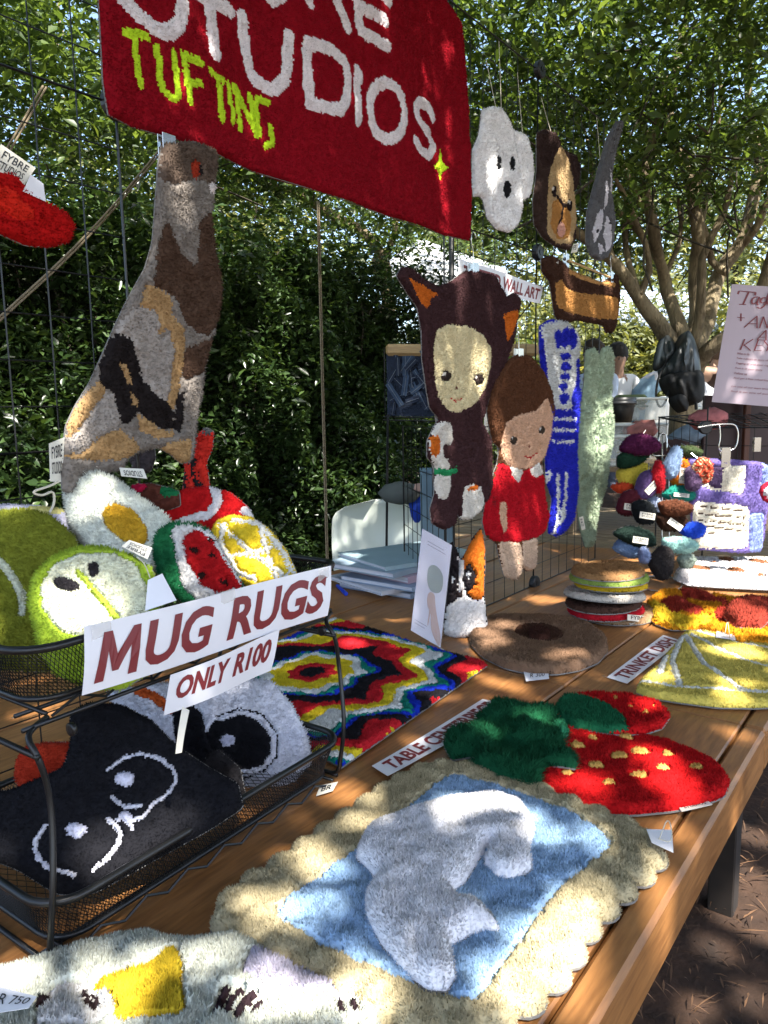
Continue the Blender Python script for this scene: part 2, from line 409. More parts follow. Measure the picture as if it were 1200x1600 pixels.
    if sheet and not bend: Fb.append(tuple(range(2 * n, 3 * n)))
    elif sheet:
        c3 = cell * 3; g1_ = np.arange(lo[0], hi[0] + c3, c3); g2_ = np.arange(lo[1], hi[1] + c3, c3); A1, A2 = np.meshgrid(g1_, g2_, indexing='ij'); a1, a2 = A1.ravel(), A2.ravel()
        pp_ = np.stack([a1, a2], 1); in_ = pip(pp_, out); _, nr_ = segdist(pp_, out); pp_[~in_] = nr_[~in_]; in_ = in_.reshape(A1.shape); m2_ = len(g2_)
        b0 = len(Vb); Vb = np.vstack([Vb, pl.to3(pp_[:, 0], pp_[:, 1], bend(pp_[:, 0], pp_[:, 1]) - .003)])
        I, J = np.nonzero(in_[1:, 1:] | in_[:-1, 1:] | in_[1:, :-1] | in_[:-1, :-1])
        Fb += [(b0 + a * m2_ + b, b0 + (a + 1) * m2_ + b, b0 + (a + 1) * m2_ + b + 1, b0 + a * m2_ + b + 1) for a, b in zip(I, J)]
    mesh('backing', Vb, Fb, mat('backing_cloth', back, .8), root)
    return root

# ------------------------------------------------------------------ print helpers
_TX = {}
def text_geo(body, bold=0, shear=0, space=1):
    key = (body, bold, shear, space)
    if key in _TX: return _TX[key]
    cu = bpy.data.curves.new('print', 'FONT'); cu.body = body; cu.offset = bold; cu.shear = shear; cu.space_character = space; cu.resolution_u = 3
    ob = bpy.data.objects.new('print', cu); link(ob); dg = bpy.context.evaluated_depsgraph_get(); dg.update()
    me = bpy.data.meshes.new_from_object(ob.evaluated_get(dg))
    V = np.array([v.co[:] for v in me.vertices])[:, :2] if len(me.vertices) else np.zeros((1, 2)); Fc = [tuple(p.vertices) for p in me.polygons]
    bpy.data.objects.remove(ob); bpy.data.curves.remove(cu); bpy.data.meshes.remove(me)
    lo, hi = V.min(0), V.max(0); _TX[key] = ((V - lo) / np.maximum(hi - lo, 1e-6), Fc); return _TX[key]
def quadmap(Q, s, t, h=0.0):
    """Q = BL, BR, TR, TL (3D)"""
    Q = [np.asarray(q, float) for q in Q]; s = np.asarray(s)[..., None]; t = np.asarray(t)[..., None]
    n = nrm(np.cross(Q[1] - Q[0], Q[3] - Q[0]))
    return Q[0] * (1 - s) * (1 - t) + Q[1] * s * (1 - t) + Q[2] * s * t + Q[3] * (1 - s) * t + n * np.asarray(h)[..., None]
def lettering(body, Q, box, m, parent, name='lettering', bold=.02, shear=0, h=.0008, space=1, wave=None):
    V, Fc = text_geo(body, bold, shear, space)
    if wave:
        T_ = [(f[0], f[i], f[i + 1]) for f in Fc for i in range(1, len(f) - 1)]; V = [tuple(v) for v in V]; done = []; memo = {}
        asp = np.array([1.0, .35])
        while T_:
            t_ = T_.pop(); Lk = [np.hypot(*((np.array(V[t_[i]]) - V[t_[(i + 1) % 3]]) * asp)) for i in range(3)]; i = int(np.argmax(Lk))
            if Lk[i] < .09: done.append(t_); continue
            a_, b_, c_ = t_[i], t_[(i + 1) % 3], t_[(i + 2) % 3]; k_ = (min(a_, b_), max(a_, b_))
            if k_ not in memo: memo[k_] = len(V); V.append(tuple((np.array(V[a_]) + V[b_]) / 2))
            m_ = memo[k_]; T_ += [(a_, m_, c_), (m_, b_, c_)]
        V = np.array(V); Fc = done
    s = box[0] + V[:, 0] * (box[2] - box[0]); t = box[1] + V[:, 1] * (box[3] - box[1])
    hh = h + (wave(s, t) if wave else 0)
    return mesh(name, quadmap(Q, s, t, hh + 0 * s), Fc, m, parent)
def sheet(name, Q, m, parent, th=.0005, wave=None, nu=12, nv=4):
    S, T = np.meshgrid(np.linspace(0, 1, nu + 1), np.linspace(0, 1, nv + 1), indexing='ij'); S, T = S.ravel(), T.ravel()
    wv = wave(S, T) if wave else 0 * S
    A = quadmap(Q, S, T, wv); B = quadmap(Q, S, T, wv - th); N = len(S)
    Fs = [(i * (nv + 1) + j, (i + 1) * (nv + 1) + j, (i + 1) * (nv + 1) + j + 1, i * (nv + 1) + j + 1) for i in range(nu) for j in range(nv)]
    Fs = Fs + [tuple(N + k for k in f[::-1]) for f in Fs]
    bd = [j for j in range(nv + 1)] + [i * (nv + 1) + nv for i in range(1, nu + 1)] + [nu * (nv + 1) + j for j in range(nv - 1, -1, -1)] + [i * (nv + 1) for i in range(nu - 1, 0, -1)]
    Fs += [(bd[k], bd[(k + 1) % len(bd)], N + bd[(k + 1) % len(bd)], N + bd[k]) for k in range(len(bd))]
    return mesh(name, np.vstack([A, B]), Fs, m, parent)
def px3(pl, pts): return [pl.to3(*pl.uv(*q), 0) for q in pts]      # quad corners on a plane
def cloth_tag(parent, pl, quad, h=.012, lines=('FYBRE', 'STUDIOS'), flip=False, m=None, name='label_tag'):
    Q = [pl.to3(*pl.uv(*q), h) for q in quad]
    if flip: Q = [Q[2], Q[3], Q[0], Q[1]]
    n = nrm(np.cross(Q[1] - Q[0], Q[3] - Q[0]))
    o = sheet(name, Q, m or LABEL, parent, .0012, nu=2, nv=1)
    k = len(lines)
    for i, l in enumerate(lines):
        y1 = .88 - i * .78 / k; y0 = y1 - .6 / k
        lettering(l, Q, (.14, y0, .86 if len(l) > 4 else .66, y1), DARKINK, o, bold=.012, h=.0006)
    return o
def hang_tag(parent, pl, quad, h=.004, text='', strpts=None):
    Q = [pl.to3(*pl.uv(*q), h) for q in quad]
    o = sheet('price_tag', Q, PAPER, parent, .0006, nu=2, nv=1)
    if text: lettering(text, Q, (.2, .3, .85, .72), DARKINK, o, bold=0, h=.0006, shear=.3)
    if strpts is not None: MB().tube(curve([pl.to3(*pl.uv(*q), hh) for q, hh in strpts], 2), .0009, 5).build('string', STRING, o, True)
    return o

# ================================================================== GROUND
def gz(x):
    t = np.clip((np.asarray(x, float) - 4.3) / 1.9, 0, 1); return .68 * t * t * (3 - 2 * t)
def ground():
    n = 150; X, Y = np.meshgrid(np.linspace(-1, 1, n), np.linspace(-1, 1, n), indexing='ij')
    X = np.sign(X) * np.abs(X) ** 2.6 * 90; Y = np.sign(Y) * np.abs(Y) ** 2.6 * 90
    Z = .012 * np.sin(X * 3.1 + np.sin(Y * 2)) * np.cos(Y * 2.7)
    V = np.stack([X.ravel() + 1.5, Y.ravel(), Z.ravel() + gz(X.ravel() + 1.5)], 1)
    Fc = np.array([(i * n + j, (i + 1) * n + j, (i + 1) * n + j + 1, i * n + j + 1) for i in range(n - 1) for j in range(n - 1)])
    m = mat('bark_soil', (.040, .020, .011), .95, noise=.55, nscale=9, bump=1, bscale=60)
    tag(mesh('ground', V, Fc, m, smooth=True), kind='structure')
ground()
def litter():
    n = 16000; V = []; 
    x = rng.uniform(-.5, 5, n) ; y = rng.uniform(-2.2, 1.2, n); L = rng.uniform(.004, .028, n) * rng.choice([1, 1, 1, 2.2], n); a = rng.uniform(0, 6.28, n); wd = rng.uniform(.001, .0035, n)
    c, s = np.cos(a), np.sin(a); z = rng.uniform(.012, .03, n); tz = rng.uniform(-.015, .015, n)
    P = [np.stack([x + c * L * i - s * wd * j, y + s * L * i + c * wd * j, z + tz * i + .004 * abs(j)], 1) for i, j in ((-1, 0), (0, -1), (1, 0), (0, 1))]
    V = np.stack(P, 1).reshape(-1, 3); Fc = np.arange(n * 4).reshape(n, 4)
    m = mat('dry_leaf_litter', (.10, .052, .026), .85, noise=.5, nscale=6, tone=True)
    tag(mesh('bark_mulch', V, Fc, m, tone=np.repeat(rng.uniform(.3, 1.9, n), 4)), 'brown bark mulch and dry twigs scattered on the soil under the table', 'mulch', kind='stuff')
litter()

# ================================================================== LEAVES / TREES
def leaves(name, P, size, mats_, parent=None, flat=.5, fold=.25):
    """pointed leaves of four triangles round the points P; normals mostly up"""
    n = len(P); L = size * np.clip(rng.lognormal(-.08, .33, n), .35, 1.7); W = L * rng.uniform(.36, .52, n)
    nm = rng.standard_normal((n, 3)); nm[:, 2] = np.abs(nm[:, 2]) + flat * 2; nm /= np.linalg.norm(nm, axis=1)[:, None]
    a = rng.standard_normal((n, 3)); t = np.cross(nm, a); t /= np.linalg.norm(t, axis=1)[:, None]; b = np.cross(nm, t)
    L = L[:, None]; W = W[:, None]
    V = np.stack([P - t * L / 2, P + t * L * .02 + b * W / 2 + nm * W * fold, P + t * L / 2, P + t * L * .02 - b * W / 2 + nm * W * fold], 1).reshape(-1, 3)
    b0 = np.arange(n)[:, None] * 4; Fc = np.vstack([b0 + [0, 1, 2], b0 + [0, 2, 3]])
    return mesh(name, V, Fc, mats_, parent, tone=np.repeat(np.clip(rng.normal(1, .28, n), .4, 2), 4))
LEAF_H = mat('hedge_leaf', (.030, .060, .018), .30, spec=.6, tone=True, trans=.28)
LEAF_T = mat('tree_leaf', (.062, .105, .028), .42, spec=.5, tone=True, trans=.45)
LEAF_O = mat('overhead_leaf', (.075, .115, .025), .45, spec=.5, tone=True, trans=.36)
LEAF_F = mat('far_leaf', (.11, .13, .045), .6, tone=True, trans=.35)
def bark(name, c0, c1):
    m = bpy.data.materials.new(name); m.use_nodes = True; n = m.node_tree.nodes; L = m.node_tree.links; b = n['Principled BSDF']; b.inputs['Roughness'].default_value = .85; b.inputs['Specular IOR Level'].default_value = .2
    tc = n.new('ShaderNodeTexCoord'); mp = n.new('ShaderNodeMapping'); mp.inputs['Scale'].default_value = (1, 1, .22); L.new(tc.outputs['Object'], mp.inputs[0])
    t1 = n.new('ShaderNodeTexNoise'); t1.inputs['Scale'].default_value = 34; t1.inputs['Detail'].default_value = 7; t1.inputs['Roughness'].default_value = .65; t1.inputs['Distortion'].default_value = 1.2; L.new(mp.outputs[0], t1.inputs[0])
    t2 = n.new('ShaderNodeTexNoise'); t2.inputs['Scale'].default_value = 5; t2.inputs['Detail'].default_value = 3; L.new(tc.outputs['Object'], t2.inputs[0])
    vo = n.new('ShaderNodeTexVoronoi'); vo.feature = 'DISTANCE_TO_EDGE'; vo.inputs['Scale'].default_value = 16; L.new(mp.outputs[0], vo.inputs[0])
    r1 = n.new('ShaderNodeMapRange'); r1.inputs[1].default_value = .32; r1.inputs[2].default_value = .68; L.new(t1.outputs[0], r1.inputs[0])
    r2 = n.new('ShaderNodeMapRange'); r2.inputs[1].default_value = .42; r2.inputs[2].default_value = .58; L.new(t2.outputs[0], r2.inputs[0])
    a = n.new('ShaderNodeMath'); a.operation = 'MULTIPLY_ADD'; L.new(r1.outputs[0], a.inputs[0]); a.inputs[1].default_value = .55; 
    q = n.new('ShaderNodeMath'); q.operation = 'MULTIPLY'; L.new(r2.outputs[0], q.inputs[0]); q.inputs[1].default_value = .45; L.new(q.outputs[0], a.inputs[2])
    mx = n.new('ShaderNodeMix'); mx.data_type = 'RGBA'; L.new(a.outputs[0], mx.inputs[0]); mx.inputs[6].default_value = (*c0, 1); mx.inputs[7].default_value = (*c1, 1)
    cr = n.new('ShaderNodeMapRange'); cr.inputs[1].default_value = 0; cr.inputs[2].default_value = .05; cr.inputs[3].default_value = .78; cr.inputs[4].default_value = 1; L.new(vo.outputs['Distance'], cr.inputs[0])
    sc = n.new('ShaderNodeVectorMath'); sc.operation = 'SCALE'; L.new(mx.outputs[2], sc.inputs[0]); L.new(cr.outputs[0], sc.inputs['Scale']); L.new(sc.outputs[0], b.inputs['Base Color'])
    ad = n.new('ShaderNodeMath'); ad.operation = 'ADD'; L.new(t1.outputs[0], ad.inputs[0]); L.new(cr.outputs[0], ad.inputs[1])
    bp = n.new('ShaderNodeBump'); bp.inputs['Strength'].default_value = 1; bp.inputs['Distance'].default_value = .012; L.new(ad.outputs[0], bp.inputs['Height']); L.new(bp.outputs[0], b.inputs['Normal'])
    MATS[name] = m; return m
BARK = bark('peeling_bark', (.10, .075, .05), (.36, .29, .18))
DBARK = mat('dark_bark', (.05, .04, .028), .9, noise=.4, nscale=9, bump=.8, bscale=30)

def cloud(n, c, r, ncl, cs, shell=.0):
    """points gathered in clumps inside an ellipsoid"""
    c = np.array(c); r = np.array(r)
    q = rng.standard_normal((ncl, 3)); q /= np.linalg.norm(q, axis=1)[:, None]; q *= (rng.random((ncl, 1)) * (1 - shell) + shell) ** (1 / 2.2)
    k = rng.integers(0, ncl, n); sc = cs * rng.uniform(.6, 1.5, ncl)
    return c + q[k] * r + rng.standard_normal((n, 3)) * sc[k][:, None] * (1, 1, .6)

# ---- hedge along the far side
def hedge():
    root = thing('hedge', 'tall dark clipped hedge with small glossy leaves behind the stall and the wire panels', 'hedge', (2.5, 3.5, 0))
    n = 100000
    x = rng.uniform(.2, 5.3, n); z = rng.uniform(0.05, 2.5, n)
    bulge = .16 * np.sin(x * 2.3 + z * 1.7) + .11 * np.sin(x * 5.1 - z * 4.3 + 1) + .07 * np.sin(x * 11 + z * 9)
    top = 2.38 + .12 * np.sin(x * 3.7) + .08 * np.sin(x * 9)
    y = 3.45 + bulge + np.abs(rng.normal(0, .14, n)) * 1.4 - .10
    k = z < top + rng.normal(0, .07, n); P = np.stack([x, y, z], 1)[k]
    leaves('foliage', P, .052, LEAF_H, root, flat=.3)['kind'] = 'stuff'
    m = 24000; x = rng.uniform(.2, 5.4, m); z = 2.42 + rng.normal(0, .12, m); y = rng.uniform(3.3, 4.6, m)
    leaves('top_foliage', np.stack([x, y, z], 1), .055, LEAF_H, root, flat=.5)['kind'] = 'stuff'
    mb = MB()
    for i in range(26):
        bx = rng.uniform(.4, 5.1); yb_ = rng.uniform(3.62, 3.8); p = [(bx, yb_, 0)]
        for s_ in range(5): p.append((p[-1][0] + rng.normal(0, .1), yb_ + rng.normal(0, .07) - .01 * s_, .5 * (s_ + 1)))
        mb.tube(curve(p, 1), np.linspace(.014, .004, len(curve(p, 1))), 5)
    mb.build('stem', DBARK, root, True)['kind'] = 'stuff'
    # bumpy slab behind the leaves, the hedge's inner shade put into its colour
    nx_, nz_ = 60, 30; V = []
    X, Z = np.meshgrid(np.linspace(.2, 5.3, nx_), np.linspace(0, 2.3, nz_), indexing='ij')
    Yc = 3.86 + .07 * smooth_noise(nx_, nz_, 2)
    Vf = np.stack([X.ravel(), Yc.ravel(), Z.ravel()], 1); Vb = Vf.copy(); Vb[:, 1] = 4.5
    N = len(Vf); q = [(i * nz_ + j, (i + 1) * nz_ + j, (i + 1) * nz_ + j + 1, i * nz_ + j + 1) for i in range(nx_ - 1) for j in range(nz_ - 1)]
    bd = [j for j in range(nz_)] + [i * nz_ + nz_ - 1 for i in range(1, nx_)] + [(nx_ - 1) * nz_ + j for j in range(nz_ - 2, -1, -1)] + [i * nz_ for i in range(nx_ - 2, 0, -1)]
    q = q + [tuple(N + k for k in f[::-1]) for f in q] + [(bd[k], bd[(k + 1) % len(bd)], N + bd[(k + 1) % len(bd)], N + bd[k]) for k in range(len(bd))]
    mesh('shaded_core', np.vstack([Vf, Vb]), q, mat('core_shade', (.018, .024, .010), .95, noise=.5, nscale=30), root)
hedge()

RS = .72
def limbs(root, specs, m, name='limb'):
    """specs: list of (pixel polyline with depth, start radius, end radius)"""
    for i, (pts, r0, r1) in enumerate(specs):
        P = curve([atc(x, y, c) for x, y, c in pts], 2)
        P = P + np.stack([np.interp(np.arange(len(P)), np.arange(0, len(P) + 4, 4), rng.normal(0, .022, len(np.arange(0, len(P) + 4, 4)))) for _ in range(3)], 1)
        rr_ = np.linspace(r0, r1, len(P)) * (1 + .09 * np.interp(np.arange(len(P)), np.arange(0, len(P) + 3, 3), rng.standard_normal(len(np.arange(0, len(P) + 3, 3))))) * RS; MB().tube(P, rr_, 12).build(name if i else 'trunk', m, root, True)

def right_tree():
    root = thing('shade_tree', 'multi-stemmed tree with pale smooth bark hung with black bags, behind the keyring display', 'tree', (5.3, 1.45, 0))
    D = 5.4
    S = [([(1066, 980, D), (1068, 760, D), (1068, 640, D), (1066, 575, D), (1064, 530, D)], .15, .12),
         ([(1060, 590, D), (1040, 520, D - .1), (1000, 465, D - .2), (960, 410, D - .3), (915, 375, D - .5), (860, 330, D - .8)], .10, .03),
         ([(1062, 560, D), (1048, 490, D), (1036, 430, D), (1018, 385, D - .2), (1004, 310, D - .2), (1018, 220, D - .2), (1035, 120, D - .3)], .085, .03),
         ([(1072, 560, D + .1), (1084, 490, D + .1), (1082, 430, D + .1), (1092, 370, D), (1084, 300, D), (1058, 250, D), (1042, 190, D), (1052, 110, D), (1075, 20, D)], .085, .03),
         ([(1076, 560, D), (1105, 480, D + .1), (1128, 420, D + .2), (1158, 385, D + .2), (1176, 320, D + .2), (1182, 240, D + .3), (1165, 120, D + .3), (1150, 20, D)], .095, .035),
         ([(1082, 580, D), (1125, 535, D - .2), (1165, 490, D - .2), (1200, 415, D - .3), (1240, 330, D - .4)], .085, .04),
         ([(1130, 425, D + .1), (1118, 392, D + .1), (1103, 358, D), (1085, 330, D)], .045, .03),
         ([(1000, 465, D - .2), (1015, 400, D - .3), (985, 330, D - .5), (955, 290, D - .6)], .04, .018),
         ([(1040, 430, D), (1000, 360, D - .1), (960, 320, D - .2), (900, 300, D - .4)], .035, .015),
         ([(1084, 300, D), (1120, 240, D), (1130, 160, D), (1110, 60, D)], .035, .015),
         ([(1018, 220, D - .2), (985, 160, D - .2), (960, 60, D - .2)], .03, .012),
         ([(1066, 640, D), (1052, 560, D - .1), (1022, 500, D - .1), (985, 430, D - .1), (975, 360, D), (990, 270, D)], .06, .018),
         ([(1078, 560, D), (1096, 450, D - .2), (1110, 380, D - .3), (1140, 300, D - .3), (1150, 200, D - .3)], .06, .015),
         ([(1158, 385, D + .2), (1200, 320, D), (1230, 220, D)], .05, .02), ([(1165, 490, D - .2), (1190, 460, D), (1215, 470, D)], .03, .02),
         ([(960, 410, D - .3), (930, 340, D - .3), (925, 250, D - .2), (900, 160, D)], .028, .01), ([(1036, 430, D), (1062, 360, D), (1058, 310, D)], .028, .015),
         ([(1092, 370, D), (1110, 300, D + .2), (1105, 200, D + .2)], .03, .01), ([(1004, 310, D - .2), (975, 240, D - .3), (920, 200, D - .3)], .025, .01)]
    limbs(root, S, BARK)
    P = np.vstack([cloud(27000, (5.2, 1.5, 3.75), (2.1, 1.9, 1.3), 260, .13), cloud(7000, (4.6, 2.4, 3.3), (1.6, 1.2, .9), 90, .15)])
    P = P[P[:, 2] > 2.35 + .25 * np.sin(P[:, 0] * 3)]
    leaves('foliage', P, .062, LEAF_T, root, flat=.3)['kind'] = 'stuff'
    tw = MB()
    for i in range(120):
        c = atc(*rng.uniform((860, 30), (1190, 380)), D + rng.normal(0, .5)); e = c + rng.normal(0, .35, 3)
        tw.tube(curve([c, (c + e) / 2 + rng.normal(0, .06, 3), e], 1), .007, 4)
    tw.build('twigs', DBARK, root)['kind'] = 'stuff'
right_tree()

def left_tree():
    root = thing('leafy_tree', 'leafy tree with a pale bent limb rising behind the hedge and the red banner', 'tree', (3.3, 4.9, 0))
    D = 7.0
    S = [([(600, 820, D), (603, 640, D), (604, 520, D), (598, 430, D), (592, 392, D)], .13, .10),
         ([(604, 440, D), (597, 405, D), (578, 372, D), (548, 345, D), (505, 318, D), (440, 300, D - .2), (350, 260, D - .3), (250, 200, D - .5)], .085, .035),
         ([(602, 430, D), (608, 390, D), (614, 345, D), (640, 260, D), (660, 150, D)], .05, .03),
         ([(350, 260, D - .3), (250, 210, D - .5), (120, 90, D - .6), (40, 40, D - .7), (-40, -20, D - .8)], .035, .02),
         ([(250, 210, D - .5), (150, 160, D - .6), (60, 150, D - .7), (-30, 120, D - .8)], .025, .014),
         ([(120, 90, D - .6), (90, 30, D - .6), (100, -40, D - .6)], .022, .012)]
    limbs(root, S, BARK)
    P = np.vstack([cloud(30000, (2.3, 5.0, 3.9), (2.9, 1.3, 1.3), 330, .17), cloud(17000, (4.5, 4.6, 3.5), (2.2, 1.2, 1.2), 160, .18), cloud(9000, (1.4, 4.3, 3.0), (1.7, .8, .6), 90, .15)])
    leaves('foliage', P, .058, LEAF_T, root, flat=.3)['kind'] = 'stuff'
    tw = MB()
    for i in range(150):
        c = np.array([rng.uniform(.2, 5), rng.uniform(4, 5.6), rng.uniform(2.6, 4.8)]); e = c + rng.normal(0, .4, 3)
        tw.tube(curve([c, (c + e) / 2 + rng.normal(0, .08, 3), e], 1), .007, 4)
    tw.build('twigs', DBARK, root)['kind'] = 'stuff'
left_tree()

# ---- largely unseen tree over the stall, crown shaped to place the sun patches (crown overhead, trunk behind the photographer)
LIT = []  # chosen sun patches; crown leaves in their sun rays are left out
def lit(x, y, r, pl=None, z=None, Y=None, c=None, ry=None):
    P = onz(x, y, z) if z is not None else ony(x, y, Y) if Y is not None else atc(x, y, c)
    q = P - SUN * ((P[2] - .8) / SUN[2]); LIT.append((q[0], q[1], r, ry or r))
T = .77
for a in [(625, 1290, .035), (660, 1335, .03), (770, 1275, .03), (505, 1345, .03), (900, 1440, .05), (1020, 1360, .05), (650, 1530, .035), (870, 1530, .05), (430, 1560, .03), (560, 1240, .03),
          (1000, 1180, .05), (930, 1235, .05), (1075, 1230, .05), (900, 1150, .03), (740, 1150, .04), (1085, 1300, .04), (1060, 1400, .045), (480, 1330, .03), (540, 1290, .02), (1000, 1110, .04), (1040, 1180, .03),
          (1010, 1570, .03), (1060, 1050, .05), (1150, 1020, .06), (1120, 1085, .05), (800, 1060, .05), (760, 1000, .06), (880, 1030, .05), (1000, 930, .08), (720, 970, .05), (640, 1150, .04), (590, 1120, .03), (730, 1045, .04), (560, 1010, .04),
          (200, 1560, .03), (60, 1540, .02), (30, 1490, .03), (330, 1500, .02), (690, 1085, .03), (1150, 1140, .05)]:
    lit(a[0], a[1], a[2], z=T)
for a in [(1130, 905, .18), (1190, 900, .2), (1090, 975, .12), (1180, 985, .1), (950, 900, .06), (940, 960, .05), (860, 930, .07)]: lit(a[0], a[1], a[2], z=T)
for a in [(1130, 840, .26), (1050, 820, .10), (1010, 830, .07), (1090, 750, .12), (1190, 800, .15), (1190, 720, .1)]: lit(a[0], a[1], a[2], c=3.0)
for a in [(1190, 545, .035), (1175, 575, .03), (1160, 615, .03)]: lit(a[0], a[1], a[2], c=3.45)
for a in [(110, 905, .035), (170, 935, .03), (130, 860, .03), (250, 980, .02)]: lit(a[0], a[1], a[2], c=1.03)
for a in [(140, 810, .04), (235, 815, .02), (400, 860, .03), (300, 850, .02), (30, 870, .02)]: lit(a[0], a[1], a[2], c=1.3)
for a in [(240, 1320, .035), (190, 1345, .02), (430, 1110, .03), (300, 1120, .02)]: lit(a[0], a[1], a[2], c=1.12)
for a in [(260, 320, .03), (245, 370, .02), (310, 690, .035), (305, 640, .025), (120, 700, .035), (110, 620, .02), (200, 470, .02), (330, 300, .03), (300, 420, .02),
          (330, 75, .018), (282, 110, .022), (290, 150, .014), (215, 110, .012), (330, 195, .016), (220, 190, .02), (660, 130, .03), (700, 90, .03), (650, 60, .02), (705, 190, .03), (690, 260, .025), (640, 290, .025), (700, 320, .03), (420, 230, .014), (600, 300, .02), (560, 200, .012), (300, 30, .02), (470, 60, .015),
          (30, 330, .03), (80, 350, .02), (790, 215, .035), (790, 330, .035), (765, 290, .03), (810, 270, .025), (835, 280, .02), (700, 600, .02), (740, 520, .02), (790, 750, .03), (715, 680, .02), (840, 660, .02), (760, 450, .03), (880, 480, .06), (890, 650, .05), (930, 700, .09), (925, 830, .06), (860, 830, .04), (800, 450, .04), (730, 960, .05), (735, 900, .02), (945, 340, .05), (870, 320, .04), (940, 470, .06), (830, 810, .03), (800, 860, .03)]:
    lit(a[0], a[1], a[2], Y=1.25)
for a in [(680, 900, .06), (620, 900, .05), (560, 880, .05), (680, 930, .05), (600, 930, .03), (560, 820, .05), (620, 800, .05)]: lit(a[0], a[1], a[2], c=2.9)

for a in [(620, 1290, .05), (700, 1270, .04), (830, 1290, .04), (950, 1300, .045), (1010, 1370, .05), (880, 1500, .06), (640, 1510, .05), (430, 1425, .045), (480, 1350, .04), (560, 1560, .05), (930, 1440, .06), (730, 1560, .04), (250, 1500, .03), (150, 1540, .03), (1110, 1300, .05), (1050, 1430, .05), (1000, 1560, .05)]: lit(a[0], a[1], a[2], z=T)
for a in [(1165, 1370, .10), (1190, 1430, .10), (1120, 1480, .05), (1045, 1560, .08), (1180, 1300, .06), (1185, 1560, .05)]: lit(a[0], a[1], a[2], z=.02)
_r = np.random.default_rng(11)
for _i in range(46):
    LIT.append((_r.uniform(.2, 2.6), _r.uniform(.26, 1.7), _r.uniform(.018, .05), _r.uniform(.018, .05)))
def overhead_tree():
    root = thing('overhanging_tree', 'tree whose leafy crown is shaped over the stall to dapple the table', 'tree', (-1.2, -2.6, 0))
    n = 260000
    q = np.stack([rng.uniform(-1.2, 10, n), rng.uniform(-1.5, 7.5, n)], 1)
    lit_ = np.zeros(n, bool)
    for (x, y, r, ry) in LIT:
        rr = np.hypot((q[:, 0] - x) / (r * 1.25), (q[:, 1] - y) / (ry * 1.45)); lit_ |= rr < 1.0 + .12 * rng.standard_normal(n)
    # wave pattern gaps elsewhere, set per area to thin the shade
    g = np.sin(q[:, 0] * 9.1 + 2 * np.sin(q[:, 1] * 5.3)) + np.sin(q[:, 1] * 8.3 + 2 * np.sin(q[:, 0] * 6.1 + 1)) + .7 * np.sin(q[:, 0] * 21 + q[:, 1] * 17)
    thr = np.where(q[:, 1] > 2.9, .05, np.where(q[:, 0] > 4.6, .5, 2.3))
    k = (~lit_) & (g < thr + .15 * rng.standard_normal(n))
    q = q[k]; z = rng.uniform(3.35, 4.5, len(q)); z = np.where(rng.random(len(q)) < .5, 3.35 + .35 * rng.random(len(q)), z)
    P = np.stack([q[:, 0], q[:, 1], np.full(len(q), .8)], 1) + SUN * ((z - .8) / SUN[2])[:, None]
    keep = ~((np.abs(P[:, 1] - 1.28) < .3) & (P[:, 2] < 2.8))
    P = P[keep]; q = q[keep]; front = (P[:, 1] + .8 * P[:, 0] > 1.3) & ((q[:, 1] > 2.7) | (q[:, 0] > 4.4)); thin = rng.random(len(P)) < .80
    leaves('foliage', P[~front], .10, LEAF_O, root, flat=.9, fold=.1)['kind'] = 'stuff'
    leaves('front_foliage', P[front & thin], .066, LEAF_T, root, flat=.5, fold=.2)['kind'] = 'stuff'
    tp = curve([(-1.2, -2.6, 0), (-1.15, -2.5, 1.5), (-1.0, -2.3, 3.0), (-.8, -2, 3.7)], 2); MB().tube(tp, np.linspace(.2, .11, len(tp)), 10).build('trunk', BARK, root, True)
    for e in ((1.5, -1.4, 4.3), (0, .5, 4.6), (3.5, -2.2, 4.5), (5.5, -.6, 4.7), (3.2, .8, 4.7)):
        a = np.array((-.85, -2.05, 3.55)); e = np.array(e, float); P = curve([a, a * .6 + e * .4 + (0, 0, .3), e], 2)
        MB().tube(P, np.linspace(.07, .012, len(P)), 7).build('limb', BARK, root, True)
overhead_tree()

# ---- far garden: hedges, trees and white canopies beyond
def far_mass(name, label, cat, c, r, n, size, ncl, cs, m=LEAF_F):
    root = thing(name, label, cat, (c[0], c[1], 0))
    P = cloud(n, c, r, ncl, cs); P = P[P[:, 2] > .05]
    leaves('foliage', P, size, m, root, flat=.3)['kind'] = 'stuff'
    MB().tube([(c[0], c[1], 0), (c[0] + .1, c[1], c[2])], [.16, .08], 7).build('trunk', DBARK, root, True)
far_mass('bush', 'sunlit yellow green bush beyond the seated customers', 'bush', (12.5, 5.2, 1.9), (2.0, 1.7, 1.5), 26000, .12, 260, .25)
far_mass('bush', 'wide green bush far behind the tree trunk and the poster', 'bush', (14, 2.9, 2.0), (2.2, 2.7, 1.6), 30000, .13, 300, .28)
far_mass('bush', 'green bush between the end of the hedge and the white canopy', 'bush', (9.5, 6.2, 1.3), (2.3, 1.6, 1.3), 26000, .10, 240, .22, LEAF_T)
for i, (x, y, z, r, l) in enumerate(((17, 9, 4.6, 3.2, 'tall pale tree in the distance above the white canopy'), (20, 4.5, 5.2, 3.4, 'tall distant tree seen through the middle limbs'),
                                     (19, -.5, 4.6, 3.3, 'distant tree at the far right beyond the poster'), (10, 12, 4.8, 3.4, 'distant tree behind the left side of the hedge'))):
    far_mass('distant_tree', l, 'tree', (x, y, z), (r, r, r * .75), 9000, .20, 110, .42)

